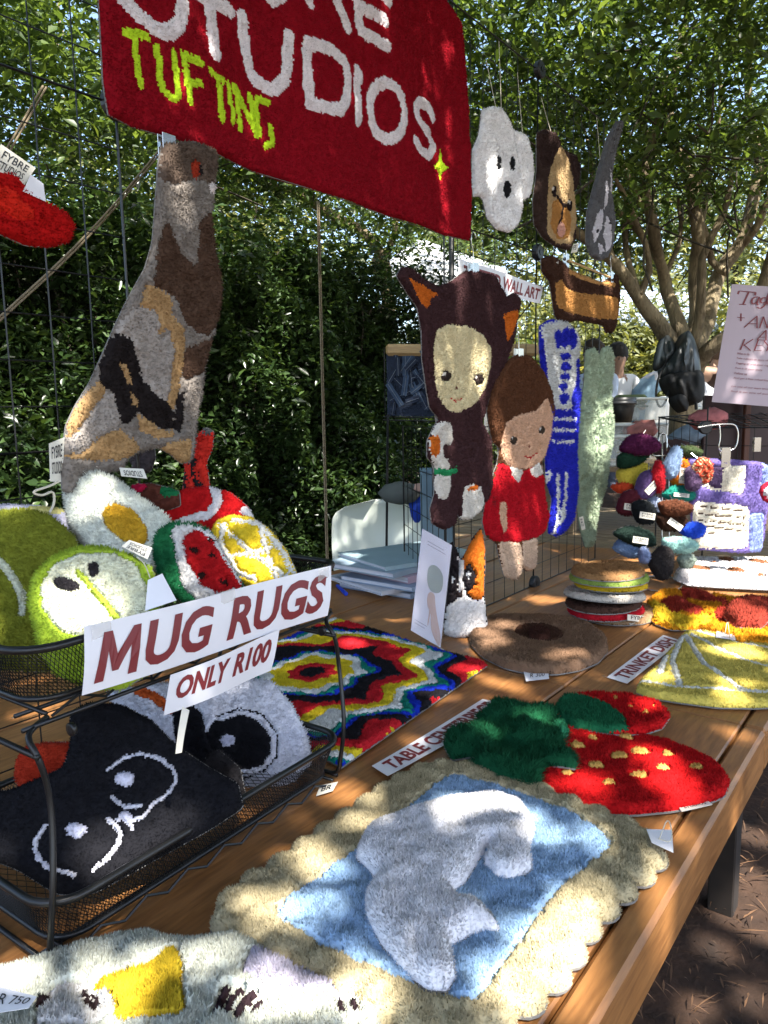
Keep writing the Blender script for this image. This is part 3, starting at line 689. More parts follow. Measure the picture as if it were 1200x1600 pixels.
def canopy():
    root = thing('white_canopy', 'bright white peaked market canopy behind the end of the hedge', 'canopy', (8.5, 6.6, 0))
    W_ = mat('white_canvas', (.82, .83, .85), .7, trans=.35)
    tip = atc(655, 372, 9.5); b = [atc(600, 420, 8.6), atc(760, 442, 8.6), atc(790, 420, 10.8), atc(610, 405, 10.8)]
    mb = MB(); mb.add([tip] + b, [(0, 1, 2), (0, 2, 3), (0, 3, 4), (0, 4, 1)]); mb.add([q for q in b] + [q - (0, 0, .25) for q in b], [(0, 1, 5, 4), (1, 2, 6, 5), (2, 3, 7, 6), (3, 0, 4, 7)])
    mb.build('roof', W_, root)
    for q in b: MB().tube([(q[0], q[1], 0), q - (0, 0, .02)], .03, 6).build('pole', CHROME, root)
    root = thing('long_awning', 'long pale awning roof behind the forked tree', 'awning', (13, 4, 0))
    q = [atc(940, 490, 12), atc(1230, 508, 12), atc(1230, 462, 14.5), atc(940, 452, 14.5)]
    mb = MB().add([*q, *[a - (0, 0, .18) for a in q]], [(0, 1, 2, 3), (4, 7, 6, 5), (0, 4, 5, 1), (1, 5, 6, 2), (2, 6, 7, 3), (3, 7, 4, 0)]); mb.build('roof', mat('pale_awning', (.38, .46, .58), .6), root)
    for a in q: MB().tube([(a[0], a[1], 0), a - (0, 0, .1)], .04, 6).build('pole', CHROME, root)
canopy()
# ================================================================== TABLES
def planked_table(x0, x1, label, legs):
    root = thing('wooden_table', label, 'table', ((x0 + x1) / 2, 1.2, 0), 'varnished market tables set end to end')
    rows = [(.285, .3255), (.3285, .737), (.741, 1.218), (1.222, 1.66), (1.664, 2.10)]
    for (a, b) in rows:
        if b < .33: continue
        MB().bbox(((x0 + x1) / 2, (a + b) / 2, .73), (x1 - x0, b - a - .002, .04), .0035).build('plank', WOOD, root)
    MB().bbox(((x0 + x1) / 2, .302, .70), (x1 - x0, .046, .10), .007).build('edge_board', WOOD, root)
    MB().bbox(((x0 + x1) / 2, 2.125, .70), (x1 - x0, .045, .10), .007).build('edge_board', WOOD, root)
    sc_ = MATS.get('screw') or mat('screw', (.22, .19, .15), .45, metal=.8)
    for sx in np.arange(x0 + .12, x1, .52):
        for (a, b) in rows[1:]:
            for yy in (a + .05, b - .05): MB().lathe((sx + rng.normal(0, .004), yy + rng.normal(0, .004), .7492), [(.0001, .0012), (.0034, .0012), (.0042, .0004), (.0042, 0)][::-1], 10).build('screw', sc_, root)
    for lx in legs:
        for ly in (.44, 1.95):
            MB().bbox((lx, ly, .327), (.07, .07, .654), .004).build('leg', mat('dark_leg_wood', (.016, .010, .007), .9, noise=.3), root)
        MB().bbox((lx, 1.2, .66), (.07, 1.4, .07), .004).build('cross_beam', MATS['dark_leg_wood'], root)
planked_table(-.9, 1.703, 'near varnished orange pine table carrying the basket rack and the large scalloped rug', (-.6, .55))
planked_table(1.707, 3.55, 'far varnished pine table carrying the burger stack and the keyring tower', (2.15, 3.3))
def slat_table():
    root = thing('slatted_table', 'grey weathered slatted table beyond the hanging green rug', 'table', (4.3, 1.5, 0))
    for i in range(17):
        MB().bbox((3.63 + i * .092, 1.5, .72), (.080, 2.2, .025), .003).build('slat', WOODY, root)
    for y in (.5, 2.5): MB().bbox((4.35, y, .68), (1.6, .05, .05), .003).build('rail', WOODY, root)
    for x in (3.7, 5.0):
        for y in (.5, 2.5): MB().bbox((x, y, .327), (.06, .06, .65), .003).build('leg', WOODY, root)
slat_table()

# ================================================================== WIRE GRID PANELS
S_ = .6366
_wv = None
def grid_panel(O, ax, label, group='black wire grid panels clipped into a display screen'):
    """O lower-left corner, ax horizontal unit direction"""
    global _wv
    O = np.array(O, float); ax = np.array(ax, float); a = math.atan2(ax[1], ax[0])
    root = thing('wire_grid_panel', label, 'wire panel', O, group); root.rotation_euler = (0, 0, a)
    if _wv is None:
        f = MB(); f.tube([(0, 0, 0), (S_, 0, 0), (S_, 0, S_), (0, 0, S_)], .0032, 6, closed=True)
        a_ = MB(); a_.tube([(0, 0, 0), (0, 0, S_)], .0014, 5)
        h_ = MB(); h_.tube([(0, .0028, 0), (S_, .0028, 0)], .0014, 5)
        o1 = a_.build('wire', BLACK); o2 = h_.build('wire', BLACK); o3 = f.build('frame', BLACK)
        _wv = (o3.data, o1.data, o2.data)
        for o in (o1, o2, o3): bpy.data.objects.remove(o)
    def add(nm, me, loc):
        o = link(bpy.data.objects.new(nm, me)); o.parent = root; o.location = loc
    add('frame', _wv[0], (0, 0, 0))
    for i in range(1, 8):
        add('wire', _wv[1], (i * S_ / 8, 0, 0)); add('wire', _wv[2], (0, 0, i * S_ / 8))
    return root
PANG = 48; Z0 = .752; XR = 2.632; XL = .869
names = {0: 'bottom', 1: 'middle', 2: 'top'}
for r in range(3):
    grid_panel((XL - S_, 1.285, Z0 + r * S_), (1, 0, 0), ['bottom wire grid panel at the left, standing behind the basket rack', 'middle wire grid panel at the left, crossed by the slanting rope', 'top wire grid panel at the left edge, beside the red banner'][r])
for r in range(3):
    grid_panel((XR - S_, 1.285, Z0 + r * S_), (1, 0, 0), ['bottom wire grid panel behind the hanging doll rugs', 'middle wire grid panel between the banner and the dachshund rug', 'top wire grid panel behind the white ghost rug'][r])
    grid_panel((XR, 1.285, Z0 + r * S_), (1, 0, 0), ['bottom wire grid panel behind the blue rug and the green rug', 'middle wire grid panel behind the dachshund rug', 'top wire grid panel behind the bulldog rug and the narrow grey rug'][r])
grid_panel((XR - S_, 1.289, Z0), (math.cos(math.radians(PANG)), math.sin(math.radians(PANG)), 0), 'bottom wire grid panel turned back from the screen beside the white chair')
def disc(P, l, ax=(0, 1, 0)):
    P = np.asarray(P, float)
    root = thing('connector_disc', l, 'connector', P, 'round black plastic connectors joining the wire panels')
    MB().lathe(P - np.array(ax) * .012, [(.0, 0), (.026, 0), (.030, .004), (.030, .020), (.026, .024), (0, .024)], 20, ax).build('disc', mat('black_plastic', (.012, .012, .014), .4), root)
    MB().lathe(P - np.array(ax) * .014, [(.010, 0), (.010, .028)], 12, ax).build('hub', BLACK, root)
disc((XL, 1.28, Z0 + 2 * S_), 'round black connector at the lower left corner of the red banner')
disc((XR, 1.28, Z0 + 2 * S_), 'round black connector just above the dachshund rug')
disc((XR, 1.28, Z0 + 3 * S_), 'round black connector on the topmost wire bar right of the ghost rug')
disc((XR, 1.28, Z0 + .01), 'round black connector on the table under the feet of the red dress doll')
def rod():
    root = thing('hanging_rod', 'thin black rod joining the wire screens behind the lower edge of the banner', 'rod', (1.5, 1.28, Z0 + 2 * S_))
    MB().tube([(XL, 1.28, Z0 + 2 * S_), (XR - S_, 1.28, Z0 + 2 * S_)], .004, 6).build('bar', BLACK, root)
    MB().tube([(XL, 1.28, Z0 + 3 * S_ - .01), (XR - S_, 1.28, Z0 + 3 * S_ - .01)], .004, 6).build('bar', BLACK, root)
rod()
def rope(name, label, pts, group=None, off=.009):
    root = thing(name, label, 'rope', pts[0], group)
    for k in (-1, 1):
        P = curve([np.asarray(p) + np.array([k * off / 2, 0, 0]) for p in pts], 2)
        MB().tube(P, .0028, 6).build('strand', ROPE, root, True)
rope('rope', 'doubled rope hanging straight down in front of the hedge', [atc(497, 315, 2.7), atc(503, 560, 2.72), atc(512, 900, 2.8)])
rope('guy_rope', 'doubled rope slanting down to the left behind the wire panels', [atc(268, 215, 2.1), atc(140, 370, 1.9), atc(-30, 525, 1.7)])
rope('guy_rope', 'short slanting rope at the upper left above the red tongue shaped rug', [atc(70, 135, 1.9), atc(10, 240, 1.8), atc(-40, 320, 1.75)])
def pole():
    root = thing('canopy_pole', 'slim dark tent pole behind the upper right corner of the banner', 'pole', atc(700, 900, 3.6))
    MB().tube([atc(707, 1010, 3.6), atc(706, 560, 3.6), atc(704, -60, 3.6)], .014, 8).build('tube', mat('grey_pole', (.06, .06, .06), .4, metal=.5), root, True)
pole()

# ================================================================== BANNER
RED = (.27, .004, .012); WHT = (.86, .80, .82); LIME = (.55, .80, .03)
pb = Py(1.255)
def circ(cx, cy, rx, ry, an=0, n=14, a0=0, a1=360):
    a = math.radians(an); th = np.radians(np.linspace(a0, a1, n))
    return [(cx + rx * math.cos(t) * math.cos(a) - ry * math.sin(t) * math.sin(a), cy + rx * math.cos(t) * math.sin(a) + ry * math.sin(t) * math.cos(a)) for t in th]
STUD = [[(195, -60), (230, -62), (262, -48), (276, -20), (281, 10), (277, 38), (262, 53), (240, 47), (210, 22), (184, -6)],
        [(290, -16), (328, -2), (362, 14)], [(326, 2), (331, 40), (337, 84)],
        [(382, 24), (386, 80), (400, 122), (424, 140), (442, 130), (446, 100), (447, 58)],
        [(553, 112), (553, 190)],
        circ(597, 176, 26, 44, -8, 18),
        [(676, 184), (668, 166), (652, 160), (643, 170), (648, 188), (670, 212), (679, 230), (668, 244), (652, 236), (641, 222)],
        [(538, -60), (548, -10), (557, 50)], [(557, 52), (595, 76)], [(553, 12), (592, 37)], [(560, -30), (596, 8)],
        [(470, -70), (478, 6)], [(478, -30), (505, -35), (512, -22), (538, 46)],
        [(400, -80), (408, -20), (430, -30), (438, -8), (425, 2), (410, -18)], [(330, -110), (350, -70), (370, -110)], [(350, -70), (352, -30)]]
DD = [[(474, 72), (474, 120), (478, 164)], [(478, 164), (505, 172), (524, 175)], [(524, 175), (535, 155), (537, 130), (533, 100), (512, 80), (474, 71)]]
LM = [[(192, 52), (212, 55), (228, 60)], [(207, 58), (212, 95), (217, 132)], [(243, 78), (247, 110), (251, 138)], [(268, 83), (272, 120), (276, 150), (268, 155), (258, 147)],
      [(283, 87), (289, 125), (295, 160)], [(285, 88), (310, 98)], [(294, 131), (310, 132)], [(326, 113), (348, 126)], [(339, 122), (343, 155), (346, 186)], [(357, 130), (364, 190)],
      [(370, 133), (377, 201)], [(370, 133), (385, 170), (404, 210)], [(392, 146), (404, 210)], [(421, 159), (405, 153), (401, 165), (408, 208)], [(425, 196), (428, 222), (417, 228)]]
BAN = [pb.uv(*q) for q in [(160, 130), (168, 180), (207, 197), (268, 214), (327, 233), (400, 266), (500, 301), (600, 336), (700, 366), (735, 375), (736, 300), (731, 180), (722, 40)]]
BAN += [tuple((np.array(P) - pb.O) @ np.array([pb.U, pb.V]).T) for P in [(1.95, 1.255, 2.63), (1.4, 1.255, 2.66), (.835, 1.255, 2.655), (.83, 1.255, 2.3)]]
star = [(689, 229), (692, 252), (704, 262), (694, 268), (690, 283), (686, 268), (677, 259), (686, 253)]
ban_u = [(RGN) for RGN in ()]
def uvs(sts): return [[pb.uv(*q) for q in s] for s in sts]
starp = pb.pts(star)
rug('tufted_banner', 'crimson tufted banner reading STUDIOS in white and TUFTING in lime', 'banner', pb, BAN,
    [('white_letter', WHT, 'S', uvs(STUD[a:b]), .030) for a, b in ((0, 1), (1, 3), (3, 4), (4, 5), (5, 6), (6, 7), (7, 11), (11, 13), (13, 14), (14, 16))] + [('white_letter', WHT, 'S', uvs(DD), .030)] + [('lime_letter', LIME, 'S', uvs(LM[a:b]), .0155) for a, b in ((0, 2), (2, 4), (4, 7), (7, 9), (9, 10), (10, 13), (13, 15))] + [ ('star', LIME, 'f', lambda u, v: pip(np.stack([u, v], 1), starp))],
    base=('red_pile', RED), cell=.0048, dens=190000, tl=.005, thick=.012, sm=0, wob=.0008, sheet=True, inuv=True, lump=.0016,
    bend=lambda u, v: .010 * np.sin(u * 7 + 1) + .006 * np.sin(u * 17 + v * 5))

# ================================================================== HANGING RUGS
def clip(P, label, dirn=(0, -1, 0), hook=True, s=1.0, group=None):
    P = np.asarray(P, float); root = thing('bulldog_clip', label, 'clip', P, group or 'metal clips holding the hanging rugs')
    X = nrm(np.cross(dirn, (0, 0, 1))); D = nrm(dirn); ax = np.array([X, D, (0, 0, 1)])
    for k in (1, -1):
        MB().bbox(P + D * .006 * k * s + np.array([0, 0, .012]) * s, np.array([.024, .0016, .05]) * s, .0006, ax).build('jaw', CHROME, root)
    MB().tube([P - X * .014 * s + (0, 0, .02 * s), P + X * .014 * s + (0, 0, .02 * s)], .004 * s, 8).build('spring', CHROME, root)
    if hook:
        q = [P + (0, 0, .035 * s), P + (0, 0, .06 * s) + X * .0, P + X * .012 * s + (0, 0, .085 * s), P + (0, 0, .102 * s), P - X * .012 * s + (0, 0, .088 * s)]
        MB().tube(curve(q, 2), .0016, 6).build('hook', CHROME, root, True)
    return root
def cord(P, Q, parent):
    MB().tube([P, (np.asarray(P) + Q) / 2 + (0, 0, -.002), Q], .0011, 5).build('hanging_cord', STRING, parent)

# goat
pg = Py(1.225)
G1, G2, TAN, DBR, BLK, GW = (.23, .20, .175), (.36, .32, .29), (.42, .26, .12), (.085, .048, .032), (.017, .013, .013), (.42, .39, .35)
def c4(L): return [(x / 3, y / 3 + 400) for x, y in L]
goat = rug('goat_rug', 'camouflage patched goat shaped rug in tan, grey and black hanging below the red banner', 'rug', pg,
    [(248, 226), (300, 222), (334, 236), (334, 268), (328, 300), (322, 345), (330, 400), (341, 440), (342, 480), (335, 520), (325, 570), (318, 620), (309, 662), (304, 700), (297, 722), (283, 724), (268, 710), (250, 700), (232, 702), (212, 708), (192, 722), (188, 735), (160, 736), (135, 745), (115, 758), (103, 775), (93, 765), (92, 735), (97, 700), (104, 665), (120, 635), (145, 598), (163, 560), (178, 525), (196, 482), (212, 448), (226, 420), (235, 380), (237, 320), (241, 262)],
    [('brown_patch', DBR, 'p', [[(238, 400), (250, 345), (278, 400), (300, 420), (300, 350), (325, 330), (331, 400), (343, 440), (340, 500), (322, 525), (292, 510), (268, 460), (236, 446)]]),
     ('grey_patch', G2, 'p', [c4([(620, 235), (730, 260), (750, 390), (810, 345), (805, 640), (740, 710), (670, 600), (630, 460), (545, 350)]), c4([(480, 640), (540, 640), (560, 790), (440, 860), (330, 920), (280, 880), (300, 830), (400, 760)])]),
     ('tan_patch', TAN, 'p', [c4([(680, 130), (790, 180), (812, 290), (862, 340), (862, 500), (842, 640), (820, 715), (775, 690), (805, 600), (808, 400), (775, 335), (745, 385), (735, 260), (640, 232)]),
                              c4([(460, 585), (500, 612), (480, 665), (400, 745), (345, 832), (295, 845), (325, 750), (410, 640)]), c4([(280, 935), (360, 920), (480, 840), (560, 808), (645, 890), (640, 915), (560, 955), (340, 955)]),
                              c4([(640, 735), (700, 770), (780, 835), (815, 810), (805, 842), (740, 862), (650, 815)]), c4([(755, 885), (890, 850), (885, 950), (830, 985), (760, 935)])]),
     ('brown_patch', DBR, 'p', [c4([(868, 440), (1000, 380), (962, 545), (862, 590)])]),
     ('black_patch', BLK, 'p', [c4([(545, 360), (612, 388), (682, 590), (732, 655), (805, 708), (828, 800), (770, 815), (690, 765), (650, 722), (592, 792), (556, 785), (540, 660), (465, 590), (482, 490)]), c4([(835, 640), (868, 640), (850, 830), (815, 820)])]),
     ('tan_patch', TAN, 'p', [c4([(556, 478), (604, 520), (626, 602), (600, 604)]), c4([(605, 640), (640, 660), (655, 720), (615, 690)])]),
     ('head', (.12, .085, .065), 'p', [[(246, 222), (340, 225), (336, 262), (326, 292), (300, 282), (262, 292), (240, 284)]]),
     ('eye', (.34, .035, .015), 'e', [(297, 267, 8, 15, 0)]), ('eye_streak', BLK, 'e', [(305, 268, 3, 10, 0)]), ('muzzle', (.75, .68, .65), 'e', [(326, 297, 9, 10, 0)])],
    base=('pile', G1), cell=.0042, dens=190000, tl=.007, thick=.013, sheet=True, lump=.002, bend=lambda u, v: .012 * np.sin(v * 9 + u * 3))
cloth_tag(goat, pg, [(75, 752), (94, 753), (97, 683), (73, 693)], .008)
cloth_tag(goat, pg, [(112, 752), (150, 738), (144, 728), (110, 732)], .016, ('BR',))
MB().tube(curve([pg.to3(*pg.uv(*q), .012) for q in [(86, 752), (70, 760), (42, 768), (60, 775), (78, 765), (80, 785), (72, 800)]], 2), .0022, 5).build('string', STRING, goat)
clip(pg.to3(*pg.uv(259, 252), .006), 'brass tinted bulldog clip gripping the head of the goat rug', hook=False, s=1.25)

pr = Py(1.22)
r_ = rug('red_rug', 'scarlet pointed rug with a cloth label poking in at the left edge', 'rug', pr, [(-60, 240), (-20, 262), (20, 272), (60, 312), (100, 332), (115, 352), (108, 378), (80, 386), (40, 384), (0, 366), (-60, 350)],
         [('bright_patch', (.62, .02, .01), 'p', [[(-40, 290), (10, 295), (45, 330), (52, 346), (20, 345), (-30, 320)]])], base=('pile', (.42, .006, .006)), cell=.004, dens=170000, tl=.006, sheet=True)
cloth_tag(r_, pr, [(-24, 268), (32, 292), (50, 265), (-4, 228)], .012, ('FYBRE', 'STUDIOS'))
hang_tag(r_, pr, [(28, 302), (64, 318), (60, 290), (40, 276)], .016, '')

pf_ = Pf(315, 730, 1.75, 5)
rug('snake_rug', 'narrow scarlet and black streaked rug standing behind the mug rugs', 'rug', pf_, [(312, 676), (322, 668), (334, 674), (332, 700), (322, 725), (326, 745), (328, 768), (285, 772), (290, 720), (300, 700)],
    [('tip', (.10, .10, .10), 'e', [(325, 672, 12, 7, 0)]), ('streaks', (.02, .018, .02), 's', [[(285, 720), (292, 770)], [(305, 745), (318, 772)], [(300, 705), (303, 735)]], .012)], base=('pile', (.60, .03, .02)), dens=120000, sheet=True, wob=.004)
pq = Pf(222, 710, 1.8, 0)
rug('grey_rug', 'plain dark grey rug with a rounded end hanging behind the goat rug', 'rug', pq, [(204, 690), (240, 690), (243, 715), (236, 736), (222, 742), (208, 732), (202, 712)], [], base=('pile', (.06, .05, .055)), dens=80000, sheet=True)

# dolls (plain generic stand-ins)
pc = Py(1.235)
PLUM = (.050, .022, .024); CREAM = (.70, .60, .36); ORG = (.56, .13, .015); IV = (.66, .62, .56)
doll = rug('hooded_doll_rug', 'tall plum brown doll shaped rug in an eared hood with a long cream face', 'rug', pc,
    [(614, 432), (622, 418), (638, 422), (655, 438), (678, 450), (700, 440), (722, 424), (745, 426), (768, 432), (776, 452), (785, 466), (798, 458), (806, 470), (800, 505), (794, 540), (782, 575), (772, 612), (758, 640), (752, 660), (768, 685), (770, 720), (770, 745), (778, 775), (772, 798), (762, 796), (758, 780), (752, 800), (735, 812), (722, 812), (716, 795), (712, 820), (695, 828), (678, 818), (676, 796), (684, 770), (682, 745), (684, 728), (672, 715), (671, 690), (680, 668), (688, 655), (672, 636), (664, 600), (656, 560), (654, 520), (646, 480), (630, 458)],
    [('face', CREAM, 'p', [[(690, 508), (722, 510), (746, 524), (758, 545), (759, 575), (752, 610), (738, 632), (712, 646), (694, 640), (680, 618), (672, 585), (668, 545), (673, 517)]]),
     ('ear_lining', ORG, 'p', [[(627, 434), (645, 444), (678, 463), (664, 466), (658, 484), (648, 475)], [(776, 492), (802, 484), (796, 510), (784, 535), (779, 516)]]),
     ('eye', (.03, .02, .018), 'e', [(690, 588, 8, 9, 0), (742, 593, 8, 9, 0)]), ('eye_glint', IV, 'e', [(687, 585, 2.5, 2.5, 0), (739, 590, 2.5, 2.5, 0)]),
     ('mouth', (.45, .03, .03), 's', [[(700, 622), (708, 627), (717, 623)]], .006), ('nose', (.10, .03, .02), 'e', [(708, 607, 2.4, 2, 0)]),
     ('toy', IV, 'p', [[(682, 662), (694, 658), (706, 664), (707, 690), (698, 708), (704, 730), (706, 760), (700, 780), (686, 780), (682, 760), (684, 735), (675, 715), (671, 690)], [(726, 760), (740, 756), (752, 762), (757, 785), (750, 800), (735, 812), (722, 812), (722, 790)]]),
     ('toy_spot', ORG, 'p', [[(672, 684), (684, 680), (688, 700), (682, 716), (674, 708)], [(730, 764), (748, 756), (748, 764), (734, 768)]]), ('collar', (.02, .25, .09), 's', [[(684, 737), (698, 739), (713, 735)]], .020),
     ('arm', PLUM, 's', [[(698, 705), (715, 712), (740, 700)]], .045)],
    base=('hood_and_body', PLUM), cell=.005, dens=130000, tl=.007, thick=.014, sheet=True, wob=.002, bend=lambda u, v: .012 * np.sin(v * 6))
clip(pc.to3(*pc.uv(737, 440), .006), 'silver hook clip on the crown of the hooded doll rug', s=1.5)
SKIN = (.62, .38, .25)
pd = Py(1.23)
doll2 = rug('girl_doll_rug', 'doll shaped rug with a brown bob and red dress beside the hooded doll', 'rug', pd,
    [(786, 566), (800, 556), (822, 556), (842, 580), (856, 612), (861, 645), (857, 690), (850, 712), (845, 730), (850, 745), (852, 780), (856, 808), (848, 830), (834, 842), (833, 870), (830, 888), (818, 892), (809, 882), (808, 897), (798, 906), (784, 900), (779, 875), (775, 848), (760, 838), (756, 815), (762, 785), (770, 760), (776, 735), (780, 725), (782, 700), (770, 690), (762, 660), (758, 640), (766, 600)],
    [('face', SKIN, 'p', [[(784, 660), (800, 650), (830, 642), (848, 620), (858, 648), (858, 690), (850, 715), (835, 730), (805, 734), (786, 720), (780, 690)]]),
     ('dress', (.42, .006, .014), 'p', [[(782, 722), (800, 734), (820, 736), (842, 724), (850, 745), (852, 780), (857, 810), (848, 835), (800, 848), (768, 845), (755, 830), (756, 800), (770, 755)]]),
     ('collar', IV, 'p', [[(795, 728), (818, 736), (810, 756), (800, 744)], [(826, 735), (842, 722), (847, 740), (836, 748)]]),
     ('leg', (.60, .42, .30), 'p', [[(776, 846), (808, 846), (810, 890), (797, 908), (782, 902)], [(812, 846), (835, 840), (834, 880), (822, 893), (810, 884)]]),
     ('arm', SKIN, 'p', [[(780, 785), (790, 782), (789, 828), (784, 834), (778, 808)]]),
     ('eye', (.05, .035, .025), 'e', [(799, 688, 6, 7, 0), (842, 672, 5, 7, 0)]), ('eye_glint', IV, 'e', [(797, 685, 2, 2, 0), (840, 669, 2, 2, 0)]),
     ('mouth', (.40, .03, .03), 's', [[(818, 713), (828, 715), (838, 708)]], .007), ('nose', (.25, .09, .06), 'e', [(825, 697, 2.5, 2.5, 0)])],
    base=('hair', (.095, .038, .018)), cell=.0055, dens=110000, tl=.008, thick=.014, sheet=True, bend=lambda u, v: .010 * np.sin(v * 8 + 1))
clip(pd.to3(*pd.uv(808, 570), .006), 'silver hook clip on the brown hair of the red dress doll rug', s=1.5)
# blue / white pair, green rug
BLUE = (.02, .025, .42)
pbz = Py(1.235)
b_ = rug('blue_skeleton_rug', 'long royal blue and white shaggy rug with a bone pattern, hanging right of the dolls', 'rug', pbz,
    [(842, 510), (856, 500), (880, 502), (898, 516), (902, 545), (899, 585), (903, 612), (899, 660), (897, 720), (900, 760), (893, 810), (880, 828), (868, 838), (855, 832), (862, 780), (852, 752), (850, 640), (845, 580), (842, 545)],
    [('white_fringe', (.62, .63, .62), 'p', [[(842, 508), (880, 500), (902, 520), (901, 560), (895, 560), (893, 640), (862, 640), (852, 600)]]),
     ('white_rib', (.62, .63, .62), 's', [[(858, 655), (895, 655)], [(858, 672), (894, 672)], [(858, 690), (893, 690)]], .012), ('bone', BLUE, 'e', [(867, 530, 7, 16, 0), (878, 528, 6, 17, 0), (889, 530, 7, 16, 0), (879, 557, 10, 6, 0), (879, 573, 10, 7, 0), (877, 589, 10, 5, 0), (875, 604, 9, 6, 0), (876, 622, 9, 9, 0), (895, 622, 8, 18, 10)]),
     ('white_streak', (.62, .63, .62), 's', [[(866, 745), (868, 800), (862, 830)], [(880, 740), (878, 780), (872, 815)], [(855, 740), (850, 760)]], .028)],
    base=('pile', BLUE), cell=.006, dens=90000, tl=.013, thick=.015, sheet=True, wob=.004)
pgn = Py(1.235, -22, 3.15)
rug('green_rug', 'pale sage green two pronged shaggy rug at the right end of the wire screen', 'rug', pgn,
    [(914, 548), (928, 544), (934, 560), (940, 545), (950, 540), (956, 560), (952, 620), (956, 680), (950, 720), (944, 760), (932, 800), (925, 850), (914, 856), (904, 820), (899, 760), (902, 700), (905, 650), (912, 600)],
    [('groove', (.30, .38, .25), 's', [[(934, 560), (930, 640), (925, 720), (930, 790)]], .012)], base=('pile', (.38, .46, .32)), cell=.006, dens=100000, tl=.012, thick=.022, sheet=True, wob=.004, lump=.004)
cloth_tag(b_, pbz, [(902, 828), (908, 826), (904, 806), (898, 808)], .02, ('FS',))
# ghost
pw = Plane((2.3, 1.23, 2.2), (-.35, -.94, 0))
gh = rug('ghost_rug', 'white ghost shaped rug with black eyes and mouth hanging at the top of the screen', 'rug', pw,
    [(752, 172), (766, 167), (782, 170), (792, 186), (800, 204), (812, 208), (822, 214), (830, 245), (832, 275), (826, 308), (818, 312), (814, 300), (815, 325), (808, 352), (794, 364), (774, 358), (760, 340), (754, 312), (748, 306), (739, 308), (736, 290), (737, 235), (747, 212), (750, 192)],
    [('eye', (.015, .015, .017), 'e', [(776, 256, 3.2, 11, 0), (797, 257, 4.5, 11, 0)]), ('mouth', (.015, .015, .017), 'e', [(789, 298, 6, 13, 0)]),
     ('fold', (.66, .66, .68), 's', [[(800, 210), (806, 250), (814, 300)]], .006)], base=('pile', (.92, .91, .92)), cell=.005, dens=110000, tl=.006, sheet=True, back=(.2, .2, .22))
for a, b in (((775, 172), (766, 90)), ((783, 180), (786, 60)), ((816, 212), (815, 110))): cord(pw.to3(*pw.uv(*a), .002), pw.to3(*pw.uv(*b), -.02), gh)
# bulldog face
pu = Plane((2.78, 1.23, 2.2), (-.15, -1, 0))
bd = rug('bulldog_rug', 'brown and tan bulldog face rug with pink tongue, right of the ghost rug', 'rug', pu,
    [(838, 208), (850, 202), (866, 208), (872, 224), (880, 236), (895, 240), (904, 260), (902, 285), (894, 305), (898, 340), (896, 375), (888, 392), (868, 386), (846, 370), (834, 350), (832, 315), (838, 270)],
    [('face', (.45, .31, .16), 'p', [[(872, 228), (884, 250), (892, 290), (897, 340), (890, 382), (868, 382), (850, 366), (850, 325), (852, 280), (862, 245)]]),
     ('ear', (.035, .02, .018), 'p', [[(884, 238), (896, 242), (905, 262), (903, 290), (894, 303), (890, 270)], [(838, 206), (868, 206), (872, 226), (856, 262), (842, 262)]]),
     ('muzzle', (.42, .20, .06), 'p', [[(858, 318), (868, 312), (884, 320), (888, 345), (884, 372), (868, 376), (856, 356)]]), ('mouth', (.02, .012, .012), 'S', [[(866, 308), (876, 322), (886, 322)], [(876, 322), (872, 345), (866, 362)]], .014),
     ('eye', (.02, .012, .012), 'e', [(861, 300, 4, 10, 0), (886, 322, 4, 9, 0)]), ('eye_glint', IV, 'e', [(860, 296, 2, 3.5, 0), (885, 317, 2, 3, 0)]), ('tongue', (.62, .33, .26), 'e', [(873, 360, 6, 12, 0)])],
    base=('rim', (.05, .03, .025)), cell=.005, dens=110000, tl=.006, sheet=True)
for a, b in (((860, 206), (853, 150)), ((872, 224), (873, 200))): cord(pu.to3(*pu.uv(*a), .002), pu.to3(*pu.uv(*b), -.02), bd)
cloth_tag(bd, pu, [(890, 396), (900, 394), (903, 380), (894, 382)], .006, ('FS',))
pm = Plane((3.02, 1.20, 2.2), (-.45, -1, 0))
mb_ = rug('butterfly_rug', 'narrow grey edged rug with white wing patches, seen side on right of the bulldog rug', 'rug', pm,
    [(962, 190), (970, 188), (972, 198), (962, 232), (956, 260), (954, 300), (960, 345), (956, 385), (948, 402), (936, 408), (922, 400), (915, 380), (916, 335), (926, 295), (938, 250), (948, 215)],
    [('wing', (.64, .62, .68), 'p', [[(944, 282), (948, 292), (946, 320), (940, 328)], [(950, 262), (954, 280), (955, 305), (951, 300)], [(930, 335), (940, 325), (938, 355), (926, 382), (922, 362)], [(944, 335), (952, 355), (953, 385), (945, 395), (939, 370)], [(930, 380), (938, 384), (942, 394), (934, 398)]]),
     ('speck', (.03, .03, .035), 'e', [(931, 362, 2, 3, 0), (950, 350, 1.5, 3, 0)])],
    base=('rim', (.13, .13, .14)), cell=.005, dens=110000, tl=.006, sheet=True)
cord(pm.to3(*pm.uv(938, 260), .002), pm.to3(*pm.uv(938, 180), -.02), mb_)
pdh = Py(1.235)
